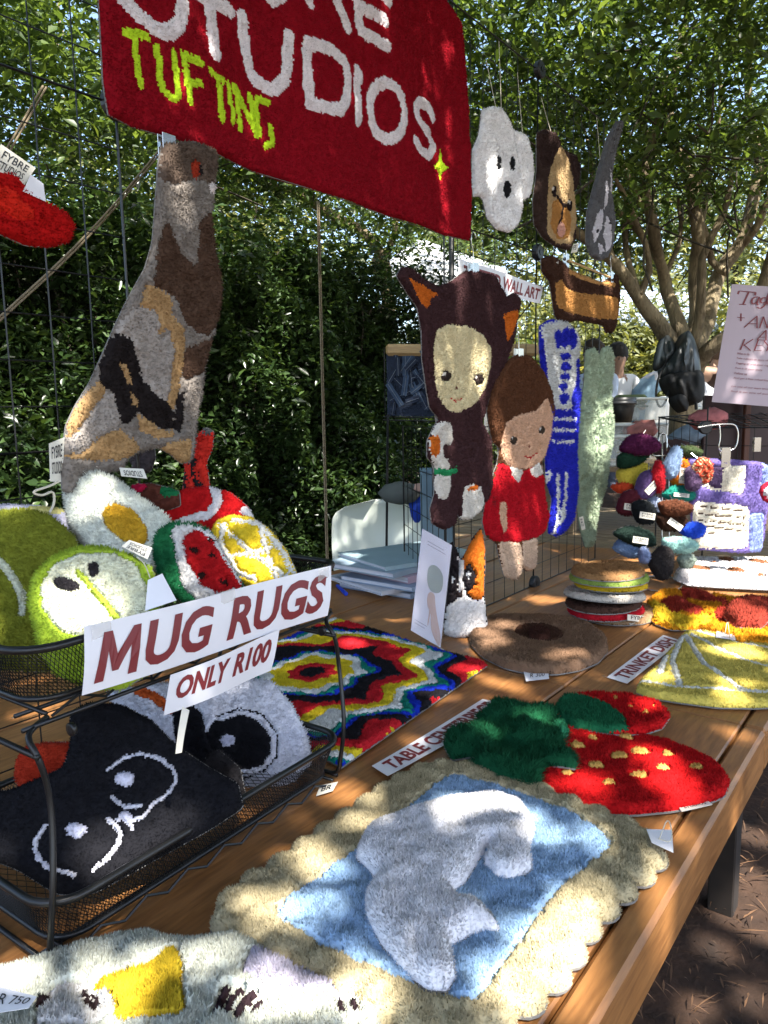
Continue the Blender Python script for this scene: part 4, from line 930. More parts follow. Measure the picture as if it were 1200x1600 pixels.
dh = rug('dachshund_rug', 'long brown and tan dachshund shaped rug clipped below the bulldog rug', 'rug', pdh,
    [(845, 404), (860, 400), (874, 408), (882, 416), (900, 428), (940, 442), (962, 428), (965, 460), (962, 500), (955, 520), (946, 520), (942, 508), (900, 500), (885, 504), (872, 502), (866, 492), (862, 465), (858, 440), (846, 424)],
    [('tan_body', (.42, .20, .06), 'p', [[(862, 442), (872, 438), (882, 452), (900, 458), (940, 462), (962, 465), (961, 500), (930, 498), (885, 490), (866, 480)]]), ('tan_back', (.48, .25, .09), 's', [[(885, 425), (920, 438), (955, 446)]], .022),
     ('eye', (.7, .66, .6), 'e', [(867, 411, 3, 2, 0)])], base=('pile', (.055, .025, .016)), cell=.006, dens=100000, tl=.008, sheet=True)
clip(pdh.to3(*pdh.uv(952, 440), .006), 'silver clip on the tail end of the dachshund rug', s=1.1)
MB().tube([pdh.to3(*pdh.uv(880, 408), .02), pdh.to3(*pdh.uv(946, 434), .02)], .004, 6).build('hanger_bar', RAIL, dh)
clip(pdh.to3(*pdh.uv(882, 414), .006), 'silver clip behind the ears of the dachshund rug', s=1.1)

# ================================================================== SIGNS
def sign(name, label, pl, quad, texts, wave=None, m=PAPER, h=0.0, cat='sign', **k):
    Q = [pl.to3(*pl.uv(*q), h) for q in quad]      # BL, BR, TR, TL
    root = thing(name, label, cat, (Q[0] + Q[2]) / 2)
    sheet('card', Q, m, root, .0006, wave, 16, 6)
    for t in texts: lettering(t[0], Q, t[1], t[2] if len(t) > 2 else INK, root, bold=t[3] if len(t) > 3 else .03, shear=t[4] if len(t) > 4 else .12, wave=wave)
    return root
sign('wall_art_sign', 'paper strip sign reading TUFTED WALL ART on the wire panel behind the hooded doll', Py(1.262), [(716, 444), (846, 474), (852, 448), (718, 405)], [('TUFTED WALL ART', (.04, .18, .97, .82), INK, .03, .0)], wave=lambda s, t: .008 * np.sin(s * 5))
pms = Plane((.8, .862, 1.1), (-.03, -1, .06))
sign('mug_rugs_sign', 'large white paper sign reading MUG RUGS in maroon across the front of the upper basket', pms, [(128, 1087), (513, 962), (520, 884), (133, 979)], [('UG', (.185, .14, .44, .86), INK, .032, .2), ('RUGS', (.50, .14, .975, .86), INK, .032, .2)], wave=lambda s, t: .006 * np.sin(s * 6) + .003 * np.sin(t * 4))
Qm = [pms.to3(*pms.uv(*q), 0) for q in [(128, 1087), (513, 962), (520, 884), (133, 979)]]
wm = lambda s, t: .006 * np.sin(s * 6) + .003 * np.sin(t * 4)
mk = [(0, 0), (.10, .5), (.22, 1), (.44, 1), (.50, .75), (.56, .5), (.78, .75), (1.0, 1), (1.20, 1), (1.15, .5), (1.10, 0), (.86, 0), (.90, .3), (.93, .62), (.75, .40), (.60, .16), (.44, .16), (.38, .38), (.33, .60), (.28, .3), (.23, 0)]
ms_ = np.array([.03 + a * .118 for a, b in mk]); mt_ = np.array([.13 + b * .72 for a, b in mk])
mesh('lettering', quadmap(Qm, ms_, mt_, .0012 + wm(ms_, mt_)), [(0, 1, 19, 20), (1, 2, 3, 18, 19), (3, 4, 17, 18), (4, 5, 16, 17), (5, 6, 14, 15, 16), (6, 7, 13, 14), (7, 8, 9, 12, 13), (9, 10, 11, 12)], INK, bpy.data.objects['mug_rugs_sign'])
TAPE = mat('clear_tape', (.85, .84, .80), .08, spec=.8, alpha=.35)
for k_, (a_, b_) in enumerate(((.02, .93), (.93, .90), (.47, .95))):
    mesh('tape', quadmap(Qm, np.array([a_, a_ + .06, a_ + .055, a_ - .004]), np.array([b_ - .16, b_ - .12, b_ + .09, b_ + .07]), .0022 + wm(np.full(4, a_ + .03), np.full(4, b_))), [(0, 1, 2, 3)], TAPE, bpy.data.objects['mug_rugs_sign'])
pms2 = Plane((.8, .855, 1.05), (-.03, -1, .06))
sign('price_sign', 'smaller white paper sign reading ONLY R100 hanging below the mug rugs sign', pms2, [(256, 1118), (429, 1049), (438, 984), (264, 1054)], [('ONLY', (.06, .30, .50, .86), INK, .04, .12), ('R100', (.55, .30, .94, .86), INK, .04, .12)], wave=lambda s, t: .006 * np.sin(s * 5) + .004 * t - .010 * np.clip(.3 - t, 0, 1) ** 1 * s)
pts_ = Pz(.7535)
sign('table_centerpiece_sign', 'paper strip reading TABLE CENTERPIECE lying on the table between the striped rug and the strawberry', pts_, [(606, 1217), (800, 1102), (754, 1092), (581, 1201)], [('TABLE CENTERPIECE', (.05, .16, .97, .84), INK, .03, 0)], wave=lambda s, t: .006 * (1 - s) ** 3)
sign('trinket_dish_sign', 'paper strip reading TRINKET DISH lying on the table left of the lemon wedge', pts_, [(980, 1068), (1066, 1003), (1036, 994), (948, 1058)], [('TRINKET DISH', (.05, .16, .96, .84), INK, .03, 0)], wave=lambda s, t: .004 * s)

# ================================================================== TABLE RUGS
tz = Pz(.757)
def zz(pts): return pts
# striped serape
Cs = np.array(tz.uv(488, 1057))
a0 = np.array([1.03, .91]) - tz.O[:2]; a1 = np.array([1.70, .965]) - tz.O[:2]; a2 = np.array([1.80, 1.60]) - tz.O[:2]; a3 = np.array([1.13, 1.55]) - tz.O[:2]
e1 = (a1 - a0) / np.linalg.norm(a1 - a0); e2 = np.array([-e1[1], e1[0]])
def dia(u, v):
    p = (u - Cs[0]) * e1[0] + (v - Cs[1]) * e1[1]; q = (u - Cs[0]) * e2[0] + (v - Cs[1]) * e2[1]
    r = np.hypot(p * .92, q * .88); th = np.arctan2(q * .80, p)
    T_ = lambda a: 2 / math.pi * np.arcsin(np.sin(a))
    rr = np.hypot(p, q); ramp = np.clip((rr - .10) / .12, 0, 1)
    d = np.hypot(p * .80, q * .95) * (1 + .12 * T_(th * 8) * (1 - ramp)) + ramp * (.030 * T_(p * 2 * math.pi / .19 + 1.2) + .010 * T_(q * 2 * math.pi / .11))
    d = d + .0022 * T_(p * 2 * math.pi / .026)
    return d
seq = ['k', 'r', 'y', 'w', 'g', 'b', 'k', 'k', 'r', 'y', 'w', 'g', 'b', 'k', 'r', 'y', 'w', 'g', 'b', 'k', 'r', 'y', 'w', 'g']
edges = np.array([.030, .056, .096, .118, .131, .143, .178, .196, .230, .266, .292, .309, .325, .356, .392, .424, .446, .460, .472, .49, .51, .53, .56, 2])
scol = {'k': ('black_bands', (.018, .016, .02)), 'r': ('red_bands', (.62, .02, .03)), 'y': ('yellow_bands', (.82, .62, .03)), 'w': ('white_bands', (.84, .84, .82)), 'g': ('green_bands', (.015, .26, .19)), 'b': ('blue_bands', (.012, .04, .52))}
def band(ch): return lambda u, v: np.array([c == ch for c in seq])[np.clip(np.searchsorted(edges, dia(u, v)), 0, len(seq) - 1)]
rug('striped_rug', 'square multicoloured rug with zigzag rings, lying half behind the basket rack', 'rug', tz, [a0, a1, a2, a3], [(scol[c][0], scol[c][1], 'f', band(c)) for c in 'rywgb'],
    base=scol['k'], cell=.004, dens=260000, tl=.006, thick=.014, sm=0, inuv=True, wob=.0022)
# donut
dn = rug('donut_rug', 'flat round brown rug with a dark centre like a donut, behind the table centerpiece sign', 'rug', tz,
    [(733, 990), (745, 977), (770, 970), (805, 969), (850, 970), (890, 974), (925, 984), (947, 1000), (950, 1018), (935, 1036), (905, 1048), (870, 1054), (830, 1054), (790, 1045), (755, 1028), (736, 1008)],
    [('dark_centre', (.065, .03, .018), 'e', [(842, 1001, 38, 14, 6)])], base=('brown_pile', (.22, .13, .08)), cell=.005, dens=190000, tl=.006, thick=.028)
o = rug('x', '', '', Pz(.778), [(824, 990), (842, 985), (860, 990), (860, 1002), (842, 1006), (826, 1000)], [], base=('dark_mound', (.05, .018, .012)), parent=dn, thick=.02, dens=150000)
hang_tag(dn, tz, [(822, 1066), (858, 1062), (856, 1048), (818, 1051)], .003, 'R 300', [((850, 1052), .004), ((857, 1046), .015), ((850, 1040), .012)])
# strawberries
RD = (.52, .008, .010); GR = (.014, .13, .055)
tz2 = Pz(.775)
st2 = rug('strawberry_rug', 'small strawberry rug with green leaves peeking out from behind the large strawberry', 'rug', tz2, [(880, 1092), (930, 1088), (985, 1092), (1030, 1104), (1047, 1120), (1035, 1138), (1005, 1148), (960, 1148), (900, 1140), (860, 1118)],
    [('leaves', GR, 'p', [[(852, 1096), (880, 1092), (915, 1096), (950, 1108), (975, 1128), (982, 1146), (950, 1148), (915, 1146), (880, 1132), (868, 1115)]]), ('seed', (.75, .42, .10), 'e', [(1008, 1122, 6, 3, 0), (985, 1112, 5, 2, 0), (960, 1098, 5, 2, 0), (1020, 1112, 4, 2, 0)])],
    base=('red_pile', RD), cell=.004, dens=200000, tl=.008, thick=.016, group='strawberry rugs on the table')
st = rug('strawberry_rug', 'large red strawberry rug with yellow seeds and bushy green leaves near the table edge', 'rug', Pz(.757), [(835, 1205), (850, 1170), (880, 1140), (920, 1134), (980, 1150), (1045, 1165), (1085, 1180), (1120, 1198), (1140, 1222), (1132, 1245), (1095, 1260), (1050, 1268), (990, 1274), (940, 1272), (890, 1262), (850, 1240)],
    [('seed', (.78, .46, .12), 'e', [(902, 1176, 13, 5.5, 5), (926, 1164, 9, 4, 5), (978, 1162, 12, 5, 5), (967, 1192, 14, 6, 0), (999, 1184, 15, 5.5, 8), (1042, 1188, 11, 4.5, 5), (932, 1207, 15, 5, 5), (1036, 1211, 12, 4, 8), (1086, 1209, 13, 5, 5), (998, 1222, 15, 5, 0), (952, 1235, 12, 5, 5), (886, 1219, 10, 4, 0)])],
    base=('red_pile', RD), cell=.0038, dens=330000, tl=.0055, thick=.018, back=(.62, .60, .60), group='strawberry rugs on the table')
rug('x', '', '', Pz(.768), [(a_ + 6, b_ + 9) for a_, b_ in [(760, 1106), (790, 1098), (830, 1104), (862, 1112), (882, 1140), (876, 1160), (898, 1192), (892, 1200), (868, 1198), (845, 1196), (836, 1215), (838, 1232), (812, 1228), (775, 1212), (732, 1192), (740, 1174), (700, 1172), (688, 1158), (695, 1144), (728, 1142), (722, 1130), (738, 1126), (740, 1114), (750, 1116)]], [],
    base=('leaves', (.010, .088, .036)), parent=st, cell=.004, dens=260000, tl=.017, thick=.024, lump=.004, bend=lambda u, v: .012 * np.sin(u * 40) * np.sin(v * 30), lean=.6)
rug('x', '', '', Pz(.779), [(862, 1138), (880, 1126), (888, 1148), (878, 1156)], [], base=('leaf_tip', (.03, .22, .10)), parent=st, dens=150000)
cloth_tag(st, Pz(.757), [(1065, 1271), (1113, 1260), (1100, 1250), (1056, 1258)], .004, ('FYBRE', 'STUDIOS'))
# lemon wedge
LM_Y, LM_W = (.74, .60, .13), (.72, .72, .66)
lw = rug('lemon_wedge_rug', 'large yellow lemon wedge rug with white segment lines at the right of the table', 'rug', tz, [(1070, 992), (1100, 992), (1150, 1000), (1215, 1015), (1290, 1040), (1300, 1085), (1240, 1104), (1180, 1107), (1120, 1106), (1060, 1098), (1010, 1090), (994, 1082), (998, 1070), (1030, 1040), (1058, 1005)],
    [('white_lines', LM_W, 'S', [[(1000, 1072), (1060, 1082), (1130, 1086), (1220, 1092), (1300, 1080)], [(1065, 1000), (1050, 1040), (1062, 1078)], [(1072, 1000), (1100, 1045), (1160, 1085)], [(1080, 998), (1140, 1030), (1240, 1065)], [(1090, 995), (1160, 1012), (1280, 1040)], [(1040, 1030), (1030, 1060)]], .016)],
    base=('yellow_pile', LM_Y), cell=.0048, dens=190000, tl=.0055, thick=.017, wob=.0015)
hang_tag(lw, Pz(.776), [(1118, 998), (1150, 1002), (1145, 990), (1120, 988)], .004, '', [((1140, 1000), .004), ((1136, 985), .04), ((1132, 998), .006)])
# pizza-like flame rug
OR = (.66, .26, .012); RR = (.34, .035, .022)
fr = rug('flame_rug', 'orange and rust red shaggy rug lying in front of the white spotted rug', 'rug', tz, [(1008, 948), (1032, 930), (1065, 926), (1110, 932), (1150, 940), (1200, 938), (1280, 945), (1300, 1000), (1240, 1018), (1195, 1016), (1150, 1010), (1120, 1000), (1095, 984), (1050, 985), (1022, 975)],
    [('red_topping', RR, 'p', [[(1060, 926), (1100, 924), (1115, 940), (1140, 945), (1130, 955), (1070, 945)], [(1030, 945), (1060, 940), (1100, 962), (1090, 968), (1045, 970)], [(1110, 965), (1150, 945), (1210, 942), (1280, 955), (1280, 985), (1230, 1000), (1190, 985), (1150, 990), (1120, 975)]]),
     ('yellow_edge', (.78, .50, .03), 'p', [[(1010, 948), (1028, 950), (1060, 975), (1108, 968), (1112, 982), (1060, 985), (1024, 975)]])], base=('orange_pile', OR), cell=.006, dens=110000, tl=.014, thick=.02, lump=.004, wob=.004)
rug('x', '', '', Pz(.785), [(1140, 950), (1165, 942), (1195, 946), (1206, 965), (1190, 982), (1150, 980), (1132, 966)], [], base=('red_mound', (.24, .035, .022)), parent=fr, thick=.03, cell=.006, dens=110000, tl=.014)
# spotted white rug
rug('spotted_rug', 'sunlit white rug with brown blotches lying in front of the purple rug', 'rug', Pz(.765), [(1052, 905), (1062, 888), (1080, 881), (1130, 882), (1190, 882), (1260, 885), (1290, 905), (1280, 922), (1200, 922), (1120, 918), (1075, 915)],
    [('brown_blotch', (.28, .12, .06), 'e', [(1090, 900, 22, 4, 5), (1135, 886, 13, 3, 5), (1150, 904, 18, 4, 5), (1185, 890, 20, 3.5, 8), (1065, 893, 6, 3, 0), (1115, 891, 6, 2, 0), (1188, 912, 6, 3, 0), (1225, 900, 16, 4, 0)])], base=('white_pile', (.80, .77, .78)), cell=.006, dens=90000, tl=.009, thick=.035)
# big scalloped rug
def scallop(P, amp, n_):
    P = np.asarray(P, float); d = np.roll(P, -1, 0) - P; L = np.linalg.norm(d, axis=1); out = []
    for i in range(len(P)):
        k = max(1, int(round(L[i] / n_))); nn = np.array([d[i][1], -d[i][0]]) / max(L[i], 1e-6)
        for j in range(k):
            for t in (0, .2, .4, .6, .8):
                s = (j + t) / k; out.append(P[i] + d[i] * s + nn * amp * (math.sin(math.pi * t) ** .7 if t else 0))
    return np.array(out)
tm = Pz(.757)
ctrl = np.array([tm.uv(*q) for q in [(690, 1200), (640, 1212), (560, 1268), (490, 1318), (420, 1368), (345, 1412), (338, 1448), (352, 1468), (430, 1500), (520, 1555), (620, 1612), (740, 1640), (830, 1570), (890, 1520), (905, 1468), (950, 1425), (1000, 1375), (1035, 1350), (1030, 1318), (960, 1288), (860, 1248), (770, 1212)]])
big = chaikin(ctrl, 2)
# resample evenly then scallop
seg = np.linalg.norm(np.roll(big, -1, 0) - big, axis=1); cum = np.concatenate([[0], np.cumsum(seg)]); tot = cum[-1]; nS = int(tot / .052)
bb_ = np.vstack([big, big[:1]]); ss = np.linspace(0, tot, nS + 1)[:-1]; base_ = np.stack([np.interp(ss, cum, bb_[:, 0]), np.interp(ss, cum, bb_[:, 1])], 1)
ar = .5 * np.sum(base_[:, 0] * np.roll(base_[:, 1], -1) - np.roll(base_[:, 0], -1) * base_[:, 1])
sc_ = scallop(base_ if ar > 0 else base_[::-1], .016, .052)
BE = (.52, .44, .27); BL = (.38, .57, .82); GWH = (.88, .87, .91)
mr = rug('scalloped_rug', 'large blue rug with a scalloped beige border and a raised white whale tail shape', 'rug', tm, sc_,
    [('blue_centre', BL, 'f', (lambda poly: (lambda u, v: pip(np.stack([u, v], 1), poly)))(chaikin(tm.pts([(715, 1222), (800, 1250), (880, 1276), (954, 1325), (952, 1345), (905, 1378), (860, 1420), (810, 1490), (755, 1570), (735, 1588), (690, 1580), (620, 1548), (560, 1518), (500, 1492), (450, 1465), (434, 1450), (440, 1428), (500, 1385), (570, 1335), (640, 1275), (690, 1232)]), 1)))],
    base=('beige_border', BE), back=(.62, .60, .60), cell=.0038, dens=480000, tl=.0055, thick=.022, sm=0, inuv=True, lump=.0018, wob=.002)
rug('x', '', '', Pz(.778), [(555, 1340), (575, 1300), (640, 1275), (700, 1258), (770, 1250), (815, 1262), (836, 1295), (828, 1330), (832, 1360), (800, 1378), (772, 1372), (756, 1350), (765, 1325), (748, 1345), (722, 1386), (706, 1398), (712, 1406), (722, 1414), (745, 1418), (782, 1455), (735, 1462), (705, 1480), (712, 1530), (698, 1550), (668, 1548), (630, 1520), (600, 1482), (572, 1440), (572, 1400), (590, 1375)], [],
    base=('whale_tail', GWH), parent=mr, cell=.004, dens=520000, tl=.0052, thick=.026, lump=.0015)
tg = Pz(.785)
hang_tag(mr, tg, [(1018, 1322), (1052, 1338), (1050, 1302), (1010, 1301)], .006, '', [((1030, 1318), .008), ((1044, 1300), .03), ((1052, 1330), .012), ((1028, 1320), .01)])
# near cat rug
tc_ = Pz(.757)
cr_ = rug('white_animal_rug', 'thick cream rug with a yellow square and dark stripes at the bottom left corner', 'rug', tc_, [(-60, 1560), (0, 1530), (60, 1510), (140, 1486), (200, 1472), (235, 1466), (262, 1478), (300, 1482), (340, 1476), (368, 1470), (395, 1480), (420, 1500), (480, 1530), (540, 1560), (590, 1590), (600, 1640), (500, 1720), (200, 1760), (-60, 1740)],
    [('yellow_square', (.66, .46, .03), 'p', [[(145, 1560), (274, 1506), (284, 1520), (290, 1610), (180, 1620)]]), ('lilac_patch', (.56, .52, .64), 'p', [[(375, 1540), (400, 1502), (430, 1512), (500, 1548), (540, 1580), (430, 1575)]]),
     ('stripe', (.035, .02, .025), 's', [[(357, 1568), (348, 1584), (338, 1606)], [(375, 1570), (364, 1586), (356, 1604)], [(394, 1580), (382, 1592), (372, 1610)], [(408, 1588), (396, 1606)], [(532, 1588), (536, 1606)], [(552, 1586), (558, 1602)]], .009),
     ('muzzle', (.70, .68, .66), 'p', [[(60, 1590), (90, 1562), (130, 1558), (170, 1570), (185, 1600), (150, 1630), (60, 1630)]]), ('nose', (.03, .018, .02), 'e', [(70, 1590, 16, 9, 0)]),
     ('whisker', (.03, .018, .02), 's', [[(130, 1570), (152, 1580)], [(134, 1582), (160, 1592)], [(140, 1594), (150, 1599)]], .006)],
    base=('cream_pile', (.66, .68, .59)), cell=.0035, dens=560000, tl=.0065, thick=.026, lump=.002, wob=.0012)
t_ = hang_tag(cr_, Pz(.803), [(-20, 1590), (45, 1580), (58, 1562), (-10, 1544)], .004, '')
Qt = [Pz(.803).to3(*Pz(.803).uv(*q), .004) for q in [(-20, 1590), (45, 1580), (58, 1562), (-10, 1544)]]
lettering('R 750', Qt, (.18, .3, .92, .75), DARKINK, t_, bold=0, h=.001, shear=.3)

# ================================================================== BURGER STACK
def disc_rug(name, label, c, z, rx, ry, col, th=.014, group='burger layers stacked on the table', ang=0, n=18, tl=.006, tilt=0.0):
    p = Plane((c[0], c[1], z), (tilt, 0, 1), (0, 1, 0)); a = math.radians(ang)
    o = [(rx * math.cos(t) * math.cos(a) - ry * math.sin(t) * math.sin(a), rx * math.cos(t) * math.sin(a) + ry * math.sin(t) * math.cos(a)) for t in np.linspace(0, 2 * math.pi, n + 1)[:-1]]
    return rug(name, label, 'rug', p, o, [], base=('pile', col), cell=.006, dens=120000, tl=tl, thick=th, inuv=True, group=group, back=(.45, .40, .33)), p
bc = onz(950, 960, .755)[:2]
lay = [('bun_rug', 'brown bun shaped rug at the bottom of the burger stack', (.03, -.02), .755, .15, .13, (.36, .22, .12), 0), ('tomato_rug', 'red tomato slice rug in the burger stack', (-.02, .0), .776, .15, .12, (.42, .01, .02), 0),
       ('patty_rug', 'dark brown patty rug in the burger stack', (-.02, .01), .797, .145, .12, (.07, .035, .025), 0), ('cheese_slice_rug', 'creamy white rug in the burger stack above the dark patty', (-.01, .01), .822, .15, .13, (.55, .50, .44), .10),
       ('cheese_rug', 'yellow cheese rug in the burger stack', (.02, 0), .852, .14, .115, (.66, .42, .02), .06), ('lettuce_rug', 'green lettuce rug just under the top bun', (0, 0), .880, .15, .125, (.24, .33, .07), .03), ('bun_rug', 'toasted brown top bun rug on the burger stack', (-.01, 0), .902, .138, .115, (.34, .18, .075), .0)]
for nm, lb, (ox, oy), z, rx, ry, col, tl_ in lay:
    o, p = disc_rug(nm, lb, (bc[0] + ox, bc[1] + oy), z, rx, ry, col, .018, tilt=tl_)
    if 'tomato' in nm: cloth_tag(o, Plane((bc[0], bc[1], .782), (0, 0, 1), (0, 1, 0)), [(968, 952), (998, 946), (990, 938), (966, 944)], .012, ('FS',))
    if nm == 'bun_rug' and z < .8: cloth_tag(o, Plane((bc[0], bc[1], .76), (-.2, -1, .1)), [(925, 963), (960, 967), (960, 957), (925, 954)], .13, ('FYBRE',)); cloth_tag(o, Plane((bc[0], bc[1], .757), (0, 0, 1), (0, 1, 0)), [(985, 978), (1010, 968), (1000, 962), (975, 968)], .004, ('FS',))

# ================================================================== SEATED ANIMAL + ACRYLIC HOLDER
pa = Pf(730, 930, 2.3, 8, -6)
fx = rug('patched_animal_rug', 'black, white and orange big eyed animal rug propped on the table behind the acrylic sign', 'rug', pa,
    [(752, 824), (757, 850), (758, 885), (756, 925), (760, 960), (763, 985), (745, 996), (712, 999), (694, 990), (692, 955), (697, 925), (700, 890), (700, 860), (706, 846), (714, 860), (720, 876), (728, 862), (740, 838)],
    [('orange_patch', (.56, .14, .015), 'p', [[(752, 822), (758, 850), (757, 895), (755, 934), (740, 936), (730, 925), (728, 895), (722, 878), (730, 855)]]), 
     ('white_blaze', (.72, .68, .66), 'p', [[(716, 868), (724, 878), (728, 905), (728, 930), (745, 938), (756, 934), (763, 985), (712, 999), (692, 990), (698, 945), (714, 935), (717, 900)]]),
     ('eye', (.018, .014, .016), 'e', [(733, 902, 10, 20, 0), (706, 905, 8, 20, 0)]), ('glint', (.75, .73, .72), 'e', [(732, 898, 3, 7, 0), (708, 905, 2.5, 6, 0)]), ('nose', (.03, .02, .02), 'e', [(718, 928, 5, 6, 0)])],
    base=('black_patch', (.018, .014, .016)), cell=.0055, dens=120000, tl=.006, thick=.03, sheet=True)
def acrylic():
    root = thing('acrylic_sign_holder', 'upright clear acrylic stand with a pale printed card showing a hand holding a frosted lolly', 'sign holder', onz(680, 1000, .75))
    pl = Pf(672, 930, 2.08, 0, 28)
    GL = mat('clear_acrylic', (.85, .88, .92), .05, spec=.6, alpha=.25)
    Q = px3(pl, [(642, 985), (688, 1012), (706, 852), (660, 826)])
    sheet('card', Q, mat('lilac_card', (.50, .50, .62), .35, noise=.1, nscale=6), root, .001, nu=1, nv=1)
    Qa = [q + pl.N * .003 for q in Q]; sheet('acrylic_panel', Qa, mat('glossy_film', (.9, .9, .95), .06, alpha=.12, spec=.9), root, .001, nu=1, nv=1)
    def q2(L, m, nm):
        P = quadmap(Q, np.array([a for a, b in L]), np.array([b for a, b in L]), .0012 + 0 * np.array([a for a, b in L])); mesh(nm, P, [tuple(range(len(P)))], m, root)
    q2(chaikin([(.30, .62), (.34, .70), (.55, .74), (.80, .70), (.86, .60), (.80, .50), (.5, .46), (.34, .52)], 2), mat('print_grey_green', (.10, .16, .15), .4), 'printed_lolly')
    q2(chaikin([(.42, .46), (.62, .47), (.66, .38), (.80, .24), (.98, .10), (.98, .0), (.84, .02), (.60, .12), (.56, .28), (.44, .30), (.38, .38)], 2), mat('print_skin', (.36, .22, .19), .4), 'printed_hand')
    q2([(.50, .30), (.55, .30), (.52, .14), (.49, .14)], MATS['print_skin'], 'printed_stick')
    for i, (b, wdt) in enumerate(((.91, .55), (.88, .62), (.12, .4), (.09, .35))):
        a_ = .2 if i < 2 else .08; q2([(a_, b), (a_ + wdt, b), (a_ + wdt, b + .006), (a_, b + .006)], mat('faint_print', (.16, .16, .20), .5), 'small_print')
    f = nrm(Q[1] - Q[0])
    mb = MB(); c = (Q[0] + Q[1]) / 2; c = np.array([c[0], c[1], .7535]); n2 = np.array([pl.N[0], pl.N[1], 0]); ax = np.array([nrm([f[0], f[1], 0]), nrm(n2), (0, 0, 1)])
    mb.box(c, (.16, .09, .004), ax).build('base_plate', mat('clear_base', (.80, .82, .86), .1, alpha=.6), root)
acrylic()

# ================================================================== BASKET RACK
def rrect(x0, x1, y0, y1, r, z, n=6):
    P = []
    for cx, cy, a in ((x1 - r, y0 + r, -90), (x1 - r, y1 - r, 0), (x0 + r, y1 - r, 90), (x0 + r, y0 + r, 180)):
        for k in range(n + 1):
            t = math.radians(a + 90 * k / n); P.append((cx + r * math.cos(t), cy + r * math.sin(t), z))
    return np.array(P)
def resample(P, n):
    Q = np.vstack([P, P[:1]]); d = np.concatenate([[0], np.cumsum(np.linalg.norm(np.diff(Q, axis=0), axis=1))]); s = np.linspace(0, d[-1], n + 1)[:-1]
    return np.stack([np.interp(s, d, Q[:, k]) for k in range(3)], 1)
WIRE = mat('mesh_wire', (.010, .010, .011), .4, metal=.3)
def rack():
    root = thing('basket_rack', 'black two tier wire mesh basket rack full of small rugs at the left', 'basket rack', (.73, 1.05, .75))
    ROT = math.radians(2.5); cx, cy = .73, 1.05
    def rot(P):
        P = np.asarray(P, float).copy(); x, y = P[..., 0] - cx, P[..., 1] - cy; P[..., 0] = cx + x * math.cos(ROT) - y * math.sin(ROT); P[..., 1] = cy + x * math.sin(ROT) + y * math.cos(ROT); return P
    for (x0, x1, y0, y1, zt, zb, tp) in ((.41, 1.045, .895, 1.235, 1.162, 1.088, .022), (.40, 1.00, .865, 1.24, .838, .772, .02)):
        top = rrect(x0, x1, y0, y1, .055, zt); bot = rrect(x0 + tp, x1 - tp, y0 + tp, y1 - tp, .045, zb)
        MB().tube(rot(top), .0058, 8, closed=True).build('rim', BLACK, root, True)
        MB().tube(rot(bot), .0042, 8, closed=True).build('base_rim', BLACK, root, True)
        N = 330; a = resample(top, N); b = resample(bot, N); mb = MB()
        for sgn in (1, -1):
            for i in range(N):
                P = [a[(i + sgn * k) % N] * (1 - k / 6) + b[(i + sgn * k) % N] * (k / 6) for k in (0, 2, 4, 6)]
                mb.tube(rot(np.array(P)), .00058, 3, cap=False)
        for i in range(0, 64):
            for sgn in (1, -1):
                # floor strands
                x = x0 + tp + (x1 - x0 - 2 * tp) * (i / 64 * 1.5 - .25); p0 = np.array([x, y0 + tp, zb]); p1 = np.array([x + sgn * .17, y1 - tp, zb])
                lo_, hi_ = x0 + tp, x1 - tp
                ts = [t for t in np.linspace(0, 1, 9) if lo_ <= (p0 + (p1 - p0) * t)[0] <= hi_]
                if len(ts) > 1: mb.tube(rot(np.array([p0 + (p1 - p0) * ts[0], p0 + (p1 - p0) * ts[-1]])), .0007, 3, cap=False)
        mb.build('mesh_wall', WIRE, root)['kind'] = 'stuff'
        # under-frame
        for y in (y0 + .05, y1 - .05): MB().tube(rot([(x0 + .01, y, zb - .018), (x1 - .01, y, zb - .018)]), .003, 6).build('support_rod', BLACK, root, True)
        for x in (x0 + .03, x1 - .03): MB().tube(rot([(x, y0 + .01, zb - .012), (x, y1 - .01, zb - .012)]), .003, 6).build('support_rod', BLACK, root, True)
        # zigzag braces below the front
        zg = [(x0 + .04 + i * (x1 - x0 - .08) / 14, y0 + .015, zb - (.004 if i % 2 else .020)) for i in range(15)]
        MB().tube(rot(zg), .0022, 5).build('zigzag_rod', BLACK, root)
    for xs, s in ((.405, -1), (.995, 1)):
        for yf, yd in ((.885, 1), (1.22, -1)):
            x = xs; q = [(x + .0, yf + .05 * yd, .757), (x, yf - .002 * yd, .757), (x - .002, yf - .012 * yd, .80), (x + .002, yf - .02 * yd, .86), (x + .02, yf + .0 * yd, .93), (x + .025, yf + .01 * yd, .98), (x + .012, yf + .005 * yd, 1.03), (x + .01, yf + .03 * yd, 1.055), (x + .05, yf + .045 * yd, 1.06)]
            MB().tube(rot(curve(q, 2)), .0042, 7).build('side_rod', BLACK, root, True)
        MB().tube(rot([(xs, .885, .757), (xs, 1.22, .757)]), .0042, 6).build('foot_rod', BLACK, root, True)
        MB().tube(rot([(xs + .012, .89, 1.03), (xs + .012, 1.215, 1.03)]), .0042, 6).build('cross_rod', BLACK, root, True)
    for y in (.92, 1.2): MB().tube(rot([(.415, y, 1.058), (1.01, y, 1.058)]), .0032, 6).build('runner', BLACK, root, True)
    for x in (.47, .98):
        MB().lathe(rot(np.array([x, .90, 1.045])), [(.004, -.003), (.009, -.003), (.009, .003), (.004, .003)], 14, (1, .04, 0)).build('runner_wheel', BLACK, root, True)
rack()

